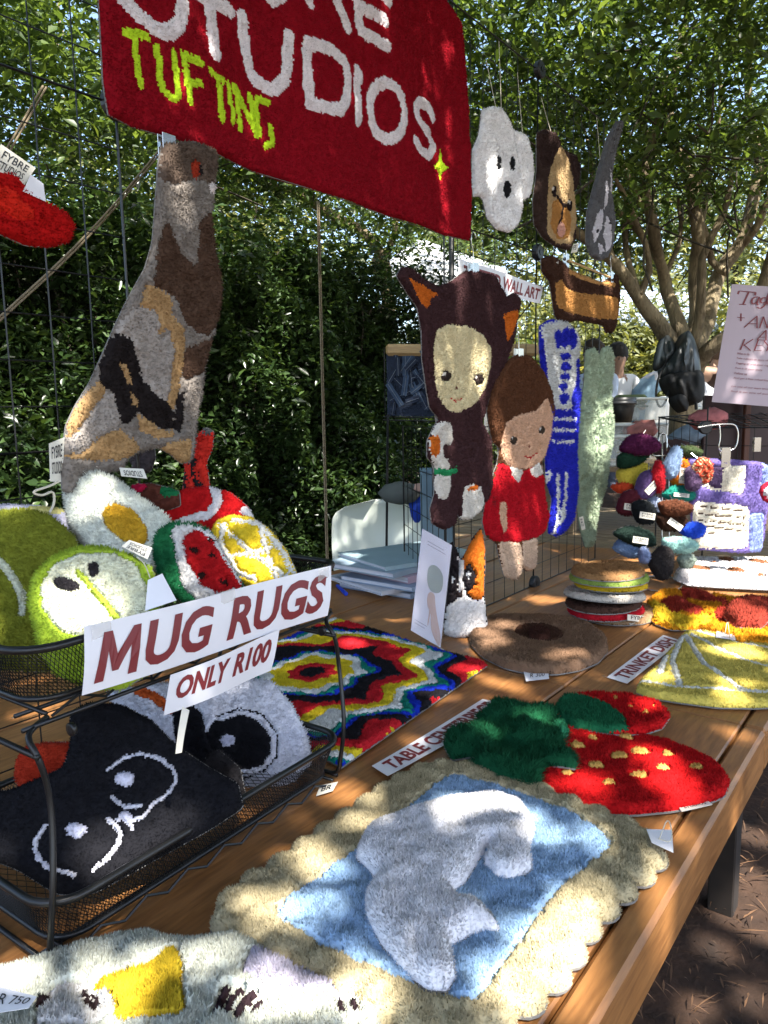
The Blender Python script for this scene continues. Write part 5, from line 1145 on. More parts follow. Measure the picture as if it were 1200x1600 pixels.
# ---- mug rugs in the upper basket
MG = 'mug rugs piled in the upper basket'
def mug(name, label, pl, out, reg, base, **k):
    k.setdefault('cell', .0026); k.setdefault('dens', 460000); k.setdefault('tl', .0042); k.setdefault('wob', .0007); k.setdefault('thick', .014); k.setdefault('group', MG)
    return rug(name, label, 'mug rug', pl, out, reg, base=base, **k)
pe = PfY(210, 890, 1.08, 30)
egg = mug('fried_egg_mug_rug', 'white fried egg mug rug with a yellow yolk behind the apple one', pe, [(102, 770), (118, 745), (150, 738), (180, 748), (215, 775), (262, 808), (272, 830), (255, 850), (248, 890), (190, 900), (135, 860), (108, 820)],
    [('yolk', (.62, .36, .03), 'p', [[(170, 798), (185, 791), (212, 800), (232, 825), (236, 850), (225, 858), (195, 850), (172, 828), (164, 808)]])], ('white_pile', (.78, .80, .70)), tl=.008, thick=.018)
cloth_tag(egg, pe, [(196, 752), (236, 756), (230, 741), (193, 739)], .022, ('STUDIOS',), flip=True)
pp = PfY(60, 985, 1.12, 30)
mug('pear_mug_rug', 'mossy green mug rug with a curved white stripe left of the apple one', pp, [(-60, 800), (0, 800), (40, 796), (80, 806), (118, 840), (128, 880), (124, 960), (118, 1040), (60, 1050), (-60, 1040)],
    [('white_stripe', (.62, .64, .50), 's', [[(6, 880), (25, 905), (38, 930), (40, 960)]], .012)], ('green_pile', (.20, .22, .025)), tl=.007)
pwm = PfY(300, 940, .965, 28)
mug('watermelon_mug_rug', 'watermelon slice mug rug with red flesh, white band and dark green rind', pwm, [(240, 850), (250, 828), (275, 817), (305, 818), (330, 830), (352, 870), (378, 910), (384, 930), (340, 945), (290, 945), (256, 915), (244, 880)],
    [('white_band', (.72, .70, .68), 'p', [[(270, 832), (290, 822), (320, 828), (345, 845), (380, 915), (380, 930), (310, 940), (285, 915), (278, 875)]]), ('red_flesh', (.50, .012, .015), 'p', [[(294, 836), (315, 832), (335, 850), (360, 890), (382, 920), (345, 930), (318, 918), (295, 880), (288, 850)]]),
     ('seed', (.03, .012, .01), 'e', [(305, 862, 9, 4, 20), (333, 870, 7, 3.5, 15), (318, 902, 7, 4, 30), (352, 912, 8, 3, 20), (330, 845, 6, 3, 10)])], ('green_rind', (.012, .12, .045)), tl=.008, wob=.0015)
prd = PfY(330, 840, 1.09, 25)
mug('red_ball_mug_rug', 'round red mug rug with one curved white seam standing behind the watermelon slice', prd, [(248, 800), (262, 778), (290, 764), (325, 760), (360, 770), (388, 792), (400, 815), (395, 840), (300, 850), (258, 830)],
    [('white_seam', (.72, .68, .68), 's', [[(336, 760), (342, 785), (330, 806), (295, 815), (280, 820)], [(385, 800), (400, 812)]], .019)], ('red_pile', (.45, .008, .010)), cell=.003, dens=300000)
plm = PfY(410, 915, .955, 28)
mug('lemon_mug_rug', 'round yellow lemon slice mug rug at the right end of the upper basket', plm, [(330, 835), (338, 815), (360, 806), (392, 808), (420, 825), (448, 860), (464, 895), (458, 912), (430, 912), (395, 922), (370, 905), (345, 875)],
    [('white_spokes', (.74, .72, .66), 'S', [[(345, 822), (400, 870), (452, 905)], [(404, 815), (414, 850), (432, 905)], [(345, 870), (400, 868), (440, 850)], [(352, 822), (345, 850), (372, 895), (400, 908)], [(365, 815), (405, 820), (440, 860), (458, 895)]], .0085)], ('yellow_pile', (.68, .50, .03)), wob=.0018)
pap = PfY(150, 1000, .95, 30)
ap = mug('apple_mug_rug', 'pale apple half mug rug with two dark pips and a lime green rim', pap, [(46, 940), (55, 900), (85, 870), (125, 855), (165, 855), (205, 868), (238, 890), (246, 920), (250, 1000), (236, 1050), (190, 1078), (140, 1076), (90, 1055), (62, 1015)],
    [('pale_flesh', (.78, .78, .58), 'p', [[(68, 915), (90, 885), (130, 868), (180, 868), (215, 885), (232, 920), (238, 960), (220, 985), (150, 1000), (100, 990), (72, 955)]]), ('core_line', (.40, .50, .06), 's', [[(126, 896), (150, 925), (172, 950), (190, 975)]], .009),
     ('pip', (.025, .022, .025), 'e', [(108, 916, 21, 10, 14), (151, 893, 9, 13, 0)])], ('lime_rim', (.33, .46, .04)), tl=.0065)
cloth_tag(ap, pap, [(196, 860), (236, 880), (243, 862), (208, 850)], .018, flip=True)
hang_tag(ap, pap, [(236, 962), (284, 946), (262, 905), (240, 915)], .028, '', [((244, 912), .03), ((236, 890), .03), ((222, 878), .02)])
pbr = PfY(262, 790, 1.16, 15)
mug('cherry_mug_rug', 'small dark red and green mug rug peeking out behind the fried egg', pbr, [(205, 758), (235, 755), (262, 762), (280, 768), (282, 790), (255, 800), (215, 790)], [('green_leaf', (.012, .14, .05), 'e', [(266, 768, 16, 10, 0)]), ('crimson_patch', (.45, .01, .05), 'e', [(215, 762, 16, 8, 0)])], ('brown_pile', (.10, .03, .02)), dens=200000, cell=.004)
pls = PfY(30, 830, 1.26, 20)
mug('pale_mug_rug', 'pale lilac and yellow mug rug showing a sliver behind the mossy green one', pls, [(-50, 792), (10, 788), (60, 790), (100, 796), (110, 830), (-50, 840)], [('yellow_patch', (.62, .55, .20), 'e', [(72, 798, 30, 9, 0)])], ('lilac_pile', (.52, .50, .60)), dens=200000, cell=.004)

# ---- rugs in the lower basket
LG = 'rugs filling the lower basket'
pk = PfY(150, 1395, .925, 38, 10)
BK = (.010, .010, .013)
mug('black_panda_mug_rug', 'black furry rug with two white rimmed round eyes in the lower basket', pk,
    [(110, 1115), (140, 1098), (190, 1102), (235, 1125), (275, 1165), (320, 1195), (372, 1225), (380, 1262), (330, 1295), (240, 1345), (150, 1395), (90, 1398), (30, 1360), (-60, 1325), (-60, 1240), (20, 1235), (100, 1200), (112, 1160)],
    [('eye_rim', (.60, .60, .68), 's', [[(170, 1206), (195, 1187), (222, 1180), (252, 1188), (272, 1204), (277, 1222), (262, 1245), (240, 1258)], [(178, 1248), (196, 1262), (222, 1262)], [(74, 1292), (58, 1315), (62, 1340), (80, 1358), (120, 1368)], [(172, 1282), (190, 1300), (188, 1318), (168, 1345), (148, 1362)], [(205, 1285), (225, 1278), (238, 1262)], [(185, 1283), (200, 1278), (208, 1296)]], .0066),
     ('eye_glint', (.60, .60, .72), 'e', [(197, 1220, 16, 12, 0), (122, 1299, 17, 12, 0), (200, 1278, 12, 8, 20)])], ('black_pile', BK), cell=.0028, dens=400000, tl=.0045, group=LG, thick=.018)
pkw = PfY(440, 1235, .97, 30)
mug('white_panda_mug_rug', 'white furry rug with one big black eye leaning in the lower basket', pkw,
    [(165, 1082), (230, 1070), (300, 1065), (380, 1058), (425, 1065), (458, 1105), (480, 1150), (488, 1190), (440, 1240), (385, 1275), (320, 1250), (260, 1200), (200, 1130)],
    [('eye', BK, 'e', [(376, 1160, 52, 42, 20)]), ('eye_rim', (.66, .66, .74), 's', [[(345, 1125), (375, 1114), (405, 1120), (426, 1148), (428, 1178), (412, 1200), (385, 1212)]], .008), ('eye_outline', BK, 's', [[(340, 1120), (375, 1108), (410, 1116), (434, 1146), (434, 1182), (414, 1206), (385, 1216)]], .003), ('eye_glint', (.62, .62, .76), 'e', [(357, 1158, 12, 10, 0)]),
     ('black_patch', BK, 'p', [[(270, 1085), (315, 1110), (330, 1165), (350, 1195), (375, 1220), (385, 1262), (340, 1260), (280, 1200)]]), ('orange_edge', (.5, .09, .02), 's', [[(215, 1078), (245, 1090), (268, 1110)]], .018)], ('white_pile', (.68, .69, .78)), cell=.0035, dens=260000, tl=.008, group=LG)
pkb = PfY(300, 1300, .95, 36)
mug('dark_grey_mug_rug', 'charcoal furry rug wedged between the black and the white rugs of the lower basket', pkb, [(290, 1210), (340, 1170), (375, 1200), (385, 1250), (350, 1285), (290, 1305), (240, 1290)], [], ('charcoal_pile', (.022, .020, .022)), cell=.003, dens=300000, tl=.008, group=LG)
pkr = PfY(70, 1240, 1.13, 30)
mug('red_mug_rug', 'red orange rounded rug sticking up at the left of the lower basket', pkr, [(26, 1190), (38, 1168), (70, 1160), (115, 1160), (125, 1220), (90, 1245), (35, 1240), (24, 1215)], [], ('red_pile', (.36, .03, .012)), group=LG, sheet=True)
pkt = Pf(285, 1150, 1.02, 5)
o = thing('label_strip', 'cream cloth label dangling below the only R100 sign', 'label', pkt.O); sheet('cloth', px3(pkt, [(274, 1178), (284, 1176), (296, 1110), (285, 1104)]), LABEL, o, .001, nu=2, nv=4, wave=lambda s, t: .004 * np.sin(t * 3))
for i, (q, l) in enumerate((([(494, 1244), (520, 1236), (528, 1222), (500, 1228)], 'small white cloth label lying on the table at the right end of the rack'), ([(120, 1498), (168, 1488), (160, 1470), (118, 1480)], 'white label poking out from under the near corner of the rack'))):
    p = Pz(.7545); Q = [p.to3(*p.uv(*a), .001) for a in q]; o = thing('cloth_label', l, 'label', Q[0]); sheet('cloth', Q, LABEL, o, .001, nu=2, nv=1); lettering('BR' if i == 0 else 'FS', Q, (.2, .25, .8, .75), DARKINK, o)

# ================================================================== CHAIR, FOLDERS, CLUTTER BEHIND
def shell_chair(c, yaw, s, label, group, m):
    c = np.asarray(c, float); root = thing('plastic_chair', label, 'chair', c, group); a = math.radians(yaw)
    def W(P):
        P = np.asarray(P, float) * s; x, y = P[..., 0], P[..., 1]; return np.stack([c[0] + x * math.cos(a) - y * math.sin(a), c[1] + x * math.sin(a) + y * math.cos(a), c[2] + P[..., 2]], -1)
    n, k = 14, 12; G = []
    for i in range(n + 1):
        t = i / n
        for j in range(k + 1):
            u = j / k * 2 - 1
            wd = .23 + .02 * math.sin(t * 3)
            if t > .78: wd *= math.sqrt(max(.0, 1 - ((t - .78) / .22) ** 2 * .96))
            yb = .20 + .10 * t + .05 * math.sin(t * 3.1); G.append((u * wd, yb - .09 * u * u * (1 - .3 * t), .43 + .42 * t))
    G = np.array(G); B = G + (0, .010, 0); N = len(G)
    Fs = [(i * (k + 1) + j, (i + 1) * (k + 1) + j, (i + 1) * (k + 1) + j + 1, i * (k + 1) + j + 1) for i in range(n) for j in range(k)]
    bd = [j for j in range(k + 1)] + [i * (k + 1) + k for i in range(1, n + 1)] + [n * (k + 1) + j for j in range(k - 1, -1, -1)] + [i * (k + 1) for i in range(n - 1, 0, -1)]
    mesh('backrest', W(np.vstack([G, B])), Fs + [tuple(N + q for q in f[::-1]) for f in Fs] + [(bd[i], bd[(i + 1) % len(bd)], N + bd[(i + 1) % len(bd)], N + bd[i]) for i in range(len(bd))], m, root, True)
    S = []
    for i in range(9):
        for j in range(9):
            x, y = (j / 4 - 1) * .23, (i / 4 - 1) * .22; S.append((x, y, .43 + .05 * (x / .23) ** 4 - .01))
    S = np.array(S); Fs = [(i * 9 + j, i * 9 + j + 1, (i + 1) * 9 + j + 1, (i + 1) * 9 + j) for i in range(8) for j in range(8)]
    bd = [j for j in range(9)] + [i * 9 + 8 for i in range(1, 9)] + [72 + j for j in range(7, -1, -1)] + [i * 9 for i in range(7, 0, -1)]; S2 = S - (0, 0, .012)
    mesh('seat', W(np.vstack([S, S2])), Fs + [tuple(81 + q for q in f[::-1]) for f in Fs] + [(bd[i], bd[(i + 1) % 32], 81 + bd[(i + 1) % 32], 81 + bd[i]) for i in range(32)], m, root, True)
    for sx in (-1, 1):
        for sy in (-1, 1): MB().tube(W([(sx * .17, sy * .15, .42), (sx * .23, sy * .22, 0)]), .011 * s, 7).build('leg', CHROME, root, True)
    return root
CH = mat('pale_green_plastic', (.62, .67, .60), .3, spec=.5); CHW = mat('white_plastic', (.72, .72, .68), .35)
cc_ = onz(592, 1010, 0); 
p0 = ony(592, 830, 2.6); shell_chair((p0[0] - .24 * R2[0], 2.6 - .24 * R2[1], 0), -52.4, 1.10, 'pale green moulded plastic chair behind the stack of folders', None, CH)
def folders():
    root0 = (2.42, 1.72); specs = [((.40, .52), .03, (.30, .38, .48), 'pale blue folder on top of the stack'), ]
    z = .752
    data = [('light blue folder at the bottom of the stack', (.30, .38, .50), .020), ('white folder second from the bottom of the stack', (.58, .58, .62), .016), ('blue folder below the pink one in the stack', (.25, .33, .46), .018), ('pink folder in the middle of the stack', (.48, .34, .42), .026), ('grey blue folder just above the pink one', (.28, .36, .44), .020), ('pale blue folder at the very top of the stack', (.33, .45, .50), .016)]
    for i, (l, c, t) in enumerate(data):
        a = math.radians(rng.uniform(-13, 13) - 8); ax = np.array([(math.cos(a), math.sin(a), 0), (-math.sin(a), math.cos(a), 0), (0, 0, 1)])
        r = thing('folder', l, 'folder', (2.40, 1.78, z), 'folders stacked on the table behind the acrylic sign'); c0 = np.array([2.42 + rng.normal(0, .025), 1.74 + rng.normal(0, .025), z + t / 2])
        m = mat('folder_%d' % i, c, .35, noise=.08, nscale=8); MB().box(c0 + (0, 0, t / 2 - .001), (.46, .36, .0018), ax).build('cover', m, r); MB().box(c0 - (0, 0, t / 2 - .001), (.46, .36, .0018), ax).build('cover', m, r)
        MB().box(c0, (.445, .345, t - .004), ax).build('pages', mat('page_stack', (.62, .62, .68), .7, noise=.25, nscale=3, stretch=(.1, .1, 300)), r); MB().box(c0 - ax[1] * .181, (.46, .0018, t), ax).build('spine', m, r)
        z += t + .0012
    for i, (x, y, n_, l) in enumerate(((645, 948, 9, 'fanned stack of loose white paper leaning against the folders'),)):
        P = onz(668, 935, .76); r = thing('paper_stack', l, 'paper', P)
        for k in range(n_):
            a = math.radians(-12 + rng.normal(0, 5)); ax = np.array([(math.cos(a), math.sin(a), .0), (-math.sin(a), math.cos(a), 0), (0, 0, 1)]); c0 = np.array([P[0] + .10 + rng.normal(0, .006), P[1] - .02 + rng.normal(0, .006), .7535 + .0052 * k])
            MB().box(c0, (.21, .15, .0030), ax).build('sheet', PAPER, r)
    r = thing('pen', 'blue capped marker lying on the table beside the folders', 'pen', onz(533, 920, .76)); p = onz(527, 915, .76); q = onz(541, 928, .76)
    MB().tube([p, p * .4 + q * .6], .007, 8).build('barrel', mat('blue_plastic', (.01, .05, .55), .3), r); MB().tube([p * .4 + q * .6, q], .008, 8).build('cap', MATS['blue_plastic'], r)
folders()
def denim_stand():
    root = thing('denim_display', 'dark denim strips in a holder under a pale wooden rail behind the hooded doll', 'display', ony(640, 600, 1.9))
    A = atc(603, 547, 3.35); B = atc(842, 547, 3.2); n2 = -nrm(np.cross(B - A, (0, 0, 1)))
    if n2 @ R2 < 0: n2 = -n2
    ax = np.array([nrm(B - A), n2, (0, 0, 1)])
    MB().bbox((A + B) / 2, (np.linalg.norm(B - A), .03, .052), .012, ax).build('rail', RAIL, root)
    DN = mat('denim_dark', (.018, .028, .055), .85, noise=.3, nscale=60, bump=.6, bscale=200); DN2 = mat('denim_pale', (.045, .075, .13), .85, noise=.25, nscale=60); STT = mat('stitch', (.22, .25, .30), .8)
    c = atc(655, 600, 3.34)
    MB().box(c + n2 * .02, (.30, .04, .29), ax).build('pocket', DN, root)
    for i in range(34):
        p = c - n2 * (.004 + .0016 * i % .02) + ax[0] * rng.uniform(-.12, .12) + ax[2] * rng.uniform(-.11, .11); an = rng.uniform(.3, 2.4); d = ax[0] * math.cos(an) + ax[2] * math.sin(an); L = rng.uniform(.03, .06); e = np.cross(d, n2)
        MB().box(p, (L * 2, rng.uniform(.016, .034), .004), np.array([d, e, n2])).build('denim_strip', (DN, DN2, DN)[i % 3], root)
        MB().box(p - n2 * .0035, (L * 1.9, .0016, .002), np.array([d, e, n2])).build('stitching', STT, root)
    for q in (-.16, .16): MB().tube([c + ax[0] * q + (0, 0, .16), c + ax[0] * q - (0, 0, .17)], .003, 5).build('frame', BLACK, root)
    for zz_ in (-.15, -.165): MB().tube([c - ax[0] * .17 + (0, 0, zz_), c + ax[0] * .2 + (0, 0, zz_)], .003, 5).build('frame', BLACK, root)
    MB().tube([atc(606, 648, 3.3), atc(603, 960, 3.3)], .006, 6).build('post', BLACK, root)
denim_stand()
def small_clutter():
    c = atc(682, 790, 2.75); r = thing('blue_box', 'tall dusty blue box standing behind the paws of the hooded doll', 'box', c)
    ax = np.array([(R0[0], R0[1], 0), (-R0[1], R0[0], 0), (0, 0, 1)]); B_ = mat('dusty_blue_card', (.18, .28, .34), .6, noise=.1)
    MB().bbox(c, (.115, .10, .27), .004, ax).build('carton', B_, r); MB().bbox(c + (0, 0, .128), (.119, .104, .02), .003, ax).build('lid', B_, r)
    c = atc(640, 770, 3.2); r = thing('cloth_bundle', 'grey and blue fabric bundle beyond the pale green chair', 'fabric', c)
    for nm, q, d, col in (('grey_cloth', (-.04, 0, 0), (.10, .08, .05), (.10, .11, .10)), ('blue_cloth', (.03, 0, -.05), (.035, .03, .08), (.01, .05, .40)), ('pink_cloth', (.05, 0, .02), (.07, .05, .02), (.50, .30, .24))):
        MB().lathe(c + ax[0] * q[0] + (0, 0, q[2]), [(.01, -d[2]), (d[0] * .7, -d[2] * .7), (d[0], 0), (d[0] * .7, d[2] * .7), (.01, d[2])], 12).build(nm, mat(nm, col, .85, bump=.6, bscale=30), r, True)
    c = atc(575, 990, 2.6)
small_clutter()

# ================================================================== KEYRING TOWER
def keyrings():
    D = 3.02
    root = thing('keyring_tower', 'bent wire tower standing on the far table and hung with small tufted keyrings', 'display stand', atc(1060, 925, 2.75))
    def p(x, y, d=D): return atc(x, y, d)
    for P in ([(1028, 705), (1030, 680), (1036, 676), (1042, 680), (1042, 705)], [(1018, 712), (1045, 712)], [(1035, 680), (1034, 930)], [(1045, 712), (1046, 880)], [(1020, 785), (1050, 790)], [(1015, 855), (1050, 858)]):
        MB().tube(curve([p(*q) for q in P], 1), .003, 6).build('wire', CHROME, root, True)
    base = Pz(.757); MB().tube([base.to3(*base.uv(*q), 0) for q in circ(1030, 912, 36, 12, 4, 20)[:-1]], .0032, 6, closed=True).build('base_ring', CHROME, root, True)
    items = [(1000, 695, 32, 17, -5, (.09, .015, .055), 'plum'), (985, 716, 26, 14, -22, (.012, .04, .022), 'bottle green'), (987, 742, 26, 19, -20, (.58, .46, .06), 'yellow'), (1011, 757, 18, 28, 32, (.10, .06, .16), 'violet'), (972, 763, 17, 8, 5, (.50, .06, .02), 'orange red'),
             (1027, 745, 10, 24, 0, (.36, .012, .02), 'bright red'), (1050, 723, 12, 26, 18, (.20, .28, .42), 'sky blue'), (1062, 738, 15, 25, 16, (.56, .16, .01), 'orange'), (1082, 748, 14, 22, 0, (.09, .055, .11), 'dark mauve'), (1077, 706, 19, 9, 15, (.05, .07, .03), 'olive speckled'),
             (1098, 735, 17, 20, -15, (.40, .06, .03), 'red and cream flecked'), (985, 785, 24, 18, -35, (.11, .02, .03), 'wine red'), (1061, 772, 26, 12, 0, (.02, .22, .17), 'teal'), (1005, 800, 18, 22, -35, (.012, .014, .016), 'black'),
             (1020, 790, 11, 16, 10, (.26, .30, .42), 'dusty blue'), (1053, 794, 27, 14, 5, (.10, .035, .018), 'chestnut'), (1046, 814, 24, 16, 12, (.035, .016, .010), 'dark brown'), (1082, 829, 21, 12, 2, (.02, .07, .55), 'royal blue'),
             (993, 838, 33, 14, 12, (.014, .028, .022), 'blackish green'), (982, 856, 24, 15, 12, (.15, .23, .38), 'steel blue'), (1006, 868, 9, 14, 0, (.20, .26, .44), 'periwinkle'), (1060, 851, 29, 14, 5, (.30, .52, .48), 'mint'), (1072, 876, 14, 12, 0, (.25, .30, .25), 'grey green'),
             (1034, 880, 20, 25, 0, (.03, .026, .026), 'grey black')]
    shapes = {}
    for i, (x, y, rx, ry, an, col, nm) in enumerate(items):
        d = D - .06 + .02 * ((i * 7) % 5) - .0004 * (y - 700)
        pl_ = Pf(x, y, d, rng.uniform(-10, 20), rng.uniform(-18, 18))
        a = math.radians(an); n = 16
        pts = [(x + rx * (1 + .12 * math.sin(3 * t + i)) * math.cos(t) * math.cos(a) - ry * math.sin(t) * math.sin(a), y + rx * math.cos(t) * math.sin(a) + ry * (1 + .1 * math.sin(2 * t + i)) * math.sin(t) * math.cos(a)) for t in np.linspace(0, 2 * math.pi, n + 1)[:-1]]
        reg = [('cream_flecks', (.60, .48, .28), 'f', lambda u, v: np.sin(u * 420) * np.sin(v * 390) > .35)] if 'fleck' in nm else []
        if nm == 'dark brown': reg = [('green_mark', (.02, .25, .14), 'e', [(1052, 822, 4, 3, 30)])]
        o = rug('tufted_keyring', nm + ' tufted keyring hanging on the wire tower', 'keyring', pl_, pts, reg, base=('pile', col), cell=.005, dens=130000, tl=.010, thick=.030, lean=.5, group='tufted keyrings on the wire tower')
        if nm in ('orange', 'teal', 'violet', 'dark brown', 'blackish green', 'black', 'wine red'):
            w_, h_ = (6, 12) if nm == 'orange' else (12, 3) if nm == 'teal' else (12, 5); ca, sa = (math.cos(.1), math.sin(.1)) if nm in ('orange', 'teal') else (math.cos(-.8), math.sin(-.8)) if nm == 'violet' else (math.cos(.6), math.sin(.6)) if nm == 'dark brown' else (math.cos(.15), math.sin(.15))
            q = [(x + sx * w_ * ca - sy * h_ * sa, y + 4 + sx * w_ * sa + sy * h_ * ca) for sx, sy in ((-1, 1), (1, 1), (1, -1), (-1, -1))]
            cloth_tag(o, pl_, q, .036, ('FYBRE', 'STUDIOS'))
        MB().tube([pl_.to3(*pl_.uv(x, y - ry * .6), .01), pl_.to3(*pl_.uv(x + (1038 - x) * .25, y - ry - 6), -.02)], .0013, 4).build('key_loop', CHROME, o)
keyrings()

# ================================================================== PURPLE TYPEWRITER-LIKE RUG + RACK ON THE RIGHT
pt = Pf(1130, 800, 3.05, 2, 4)
PU = (.16, .12, .34); CRM = (.80, .74, .60)
tw = rug('window_pattern_rug', 'large purple and cream block patterned rug hanging in full sun at the right', 'rug', pt, [(1072, 715), (1140, 718), (1188, 722), (1200, 728), (1198, 790), (1190, 862), (1160, 864), (1084, 858), (1078, 800), (1074, 760)],
    [('cream_panel', CRM, 'p', [[(1128, 726), (1164, 726), (1158, 772), (1122, 766)], [(1080, 782), (1168, 790), (1166, 858), (1084, 856)]]), ('dark_line', (.12, .08, .06), 's', [[(1088, 790), (1160, 799)], [(1088, 802), (1160, 809)], [(1088, 812), (1158, 820)], [(1100, 822), (1156, 829)], [(1100, 832), (1116, 834)]], .006),
     ('cream_line', CRM, 's', [[(1098, 758), (1120, 765)]], .016), ('blue_edge', (.24, .30, .60), 'p', [[(1190, 720), (1204, 726), (1200, 780), (1184, 775)], [(1168, 800), (1190, 800), (1188, 862), (1168, 862)]]), ('dark_block', (.07, .045, .10), 'p', [[(1106, 728), (1128, 728), (1124, 764), (1104, 758)]])],
    base=('purple_pile', PU), cell=.007, dens=90000, tl=.007, thick=.02, sheet=True, wob=.0015, sm=1)
clip(pt.to3(*pt.uv(1130, 722), .01), 'large brass coloured clip with a long hook holding the purple rug', dirn=pt.N, hook=False, s=1.6)
hk = thing('wire_hanger', 'bent silver hanger hook above the purple rug', 'hanger', pt.to3(*pt.uv(1140, 700), 0))
MB().tube(curve([pt.to3(*pt.uv(*q), .02) for q in [(1136, 704), (1146, 700), (1150, 680), (1146, 665), (1138, 662), (1110, 664), (1086, 668)]], 2), .0034, 6).build('hook', CHROME, hk, True)
MB().tube(curve([pt.to3(*pt.uv(*q), .02) for q in [(1120, 664), (1122, 685), (1118, 700), (1124, 706)]], 1), .003, 6).build('arm', CHROME, hk, True)
clip(atc(1182, 700, 3.1), 'brass clip hanging from the wire rack right of the purple rug hook', dirn=pt.N, hook=False, s=1.2)
pfl = Pf(1200, 770, 2.75, 5, -15)
rug('flower_rug', 'red and white scalloped flower rug cut off by the right edge', 'rug', pfl, [(1186, 768), (1190, 758), (1200, 752), (1230, 755), (1238, 785), (1210, 790), (1192, 782)], [('white_centre', (.72, .68, .70), 'e', [(1210, 770, 18, 13, 0)])], base=('red_pile', (.50, .02, .05)), cell=.006, dens=70000, sheet=True, wob=.004)

def right_rack():
    root = thing('wire_shelf', 'black wire shelf holding fabric scraps behind the keyring tower', 'wire shelf', atc(1120, 700, 3.4))
    a, b, c, d = atc(1030, 652, 3.7), atc(1105, 668, 3.35), atc(1260, 668, 3.1), atc(1200, 640, 4.0)
    for i in range(9):
        t = i / 8; MB().tube([a * (1 - t) + d * t, b * (1 - t) + c * t], .0022, 5).build('wire', BLACK, root)
    for i in range(9):
        t = i / 8; MB().tube([a * (1 - t) + b * t, d * (1 - t) + c * t], .0022, 5).build('wire', BLACK, root)
    MB().tube([a, b, c, d], .0045, 6, closed=True).build('frame', BLACK, root)
    for q in (a, b, c, d): MB().tube([q + (0, 0, .09 if q is b else 0), (q[0], q[1], .74)], .004, 6).build('post', BLACK, root)
    for k in range(1, 5):
        dz = -.08 * k; MB().tube([a + (0, 0, dz), b + (0, 0, dz)], .0016, 5).build('wire', BLACK, root); MB().tube([b + (0, 0, dz), c + (0, 0, dz)], .0016, 5).build('wire', BLACK, root)
    for k in range(1, 6):
        q = a + (b - a) * k / 6; MB().tube([q, q - (0, 0, .34)], .0016, 5).build('wire', BLACK, root); q = b + (c - b) * k / 6; MB().tube([q, q - (0, 0, .34)], .0016, 5).build('wire', BLACK, root)
    disc(atc(1102, 668, 3.33), 'round black connector on the wire shelf beside the hanger hook', nrm([R2[0], R2[1], 0]))
    # scraps
    for i, (x, y, dd, col, l) in enumerate(((1105, 655, 3.6, (.50, .16, .16), 'pink fabric roll on the wire shelf'), (1075, 680, 3.9, (.20, .27, .36), 'blue grey fabric heap under the wire shelf'), (1052, 705, 3.55, (.05, .02, .02), 'dark fabric scrap beside the tower top'), (1000, 672, 4.2, (.45, .17, .15), 'salmon cloth inside the plastic tub'))):
        P = atc(x, y, dd); r = thing('fabric_scrap', l, 'fabric', P, 'fabric scraps behind the keyring tower'); m = mat('scrap_%d' % i, col, .85, bump=.8, bscale=40, noise=.3, nscale=25)
        V = []; n = 14
        mb = MB(); mb.lathe(P, [(.01, -.05), (.07, -.04), (.10, -.005), (.085, .02), (.04, .045), (.01, .05)], n, (.2, .1, 1), 1, .7); vv = mb.v[0]; mb.v[0] = vv + rng.normal(0, .008, vv.shape); mb.build('cloth', m, r, True)
    # dark screen under the poster
    P = atc(1180, 640, 3.75); r = thing('dark_board', 'dark maroon board standing behind the wire shelf under the poster', 'board', P); ax = np.array([(R0[0], R0[1], 0), (-R0[1], R0[0], 0), (0, 0, 1)])
    MB().bbox(atc(1190, 680, 3.85), (.62, .03, .42), .004, ax).build('panel', mat('dark_maroon', (.035, .012, .012), .5), r); MB().bbox(atc(1165, 690, 3.80), (.03, .03, .44), .004, ax).build('post', mat('brown_post', (.10, .03, .015), .5), r)
    # storage tubs
    TB = mat('clear_tub', (.60, .66, .66), .12, alpha=.35, spec=.8)
    for (x, y, dd, w_, h_, l) in ((990, 690, 4.3, .30, .20, 'clear plastic tub of cloth behind the keyring tower'), (962, 705, 4.0, .16, .16, 'small clear tub beside the green rug'), (995, 640, 4.8, .30, .14, 'clear glass fronted box behind the green rug')):
        P = atc(x, y, dd); r = thing('storage_tub', l, 'tub', P, 'storage tubs behind the keyring tower'); MB().bbox(P, (w_, w_ * .7, h_), .01, ax).build('tub', TB, r); MB().bbox(P + (0, 0, h_ / 2), (w_ + .02, w_ * .7 + .02, .015), .005, ax).build('lid', mat('tub_rim', (.65, .68, .66), .3), r)
    P = atc(968, 640, 4.6); r = thing('black_pot', 'black pot on the clutter table behind the green rug', 'pot', P); MB().lathe(P, [(.07, -.10), (.09, .02), (.10, .07), (.09, .075)], 16).build('body', BLACK, r, True); MB().lathe(P + (0, 0, .03), [(.101, 0), (.104, .01), (.101, .02)], 16).build('band', mat('black_plastic', (.012, .012, .014), .4), r, True)
    P = atc(985, 625, 4.9); r = thing('sponge_block', 'dull green sponge block beside the black pot', 'sponge', P); MB().bbox(P, (.20, .12, .07), .02, ax).build('foam', mat('sponge_green', (.10, .13, .06), .95, bump=.8, bscale=90), r); MB().bbox(P - (0, 0, .042), (.20, .12, .012), .003, ax).build('scouring_pad', mat('pad', (.03, .06, .03), .9), r)
    # clutter table
    r = thing('work_table', 'work table crowded with tubs beyond the wire screen', 'table', (5.0, 1.6, 0)); P = atc(1010, 712, 4.5); P[2] = P[2]
    MB().bbox(atc(1015, 725, 4.5), (1.2, .7, .03), .004, ax).build('top', WOODY, r)
    for sx in (-.55, .55):
        for sy in (-.3, .3):
            q = atc(1015, 725, 4.5) + ax[0] * sx + ax[1] * sy; MB().box((q[0], q[1], q[2] / 2), (.05, .05, q[2] - .03)).build('leg', WOODY, r)
right_rack()

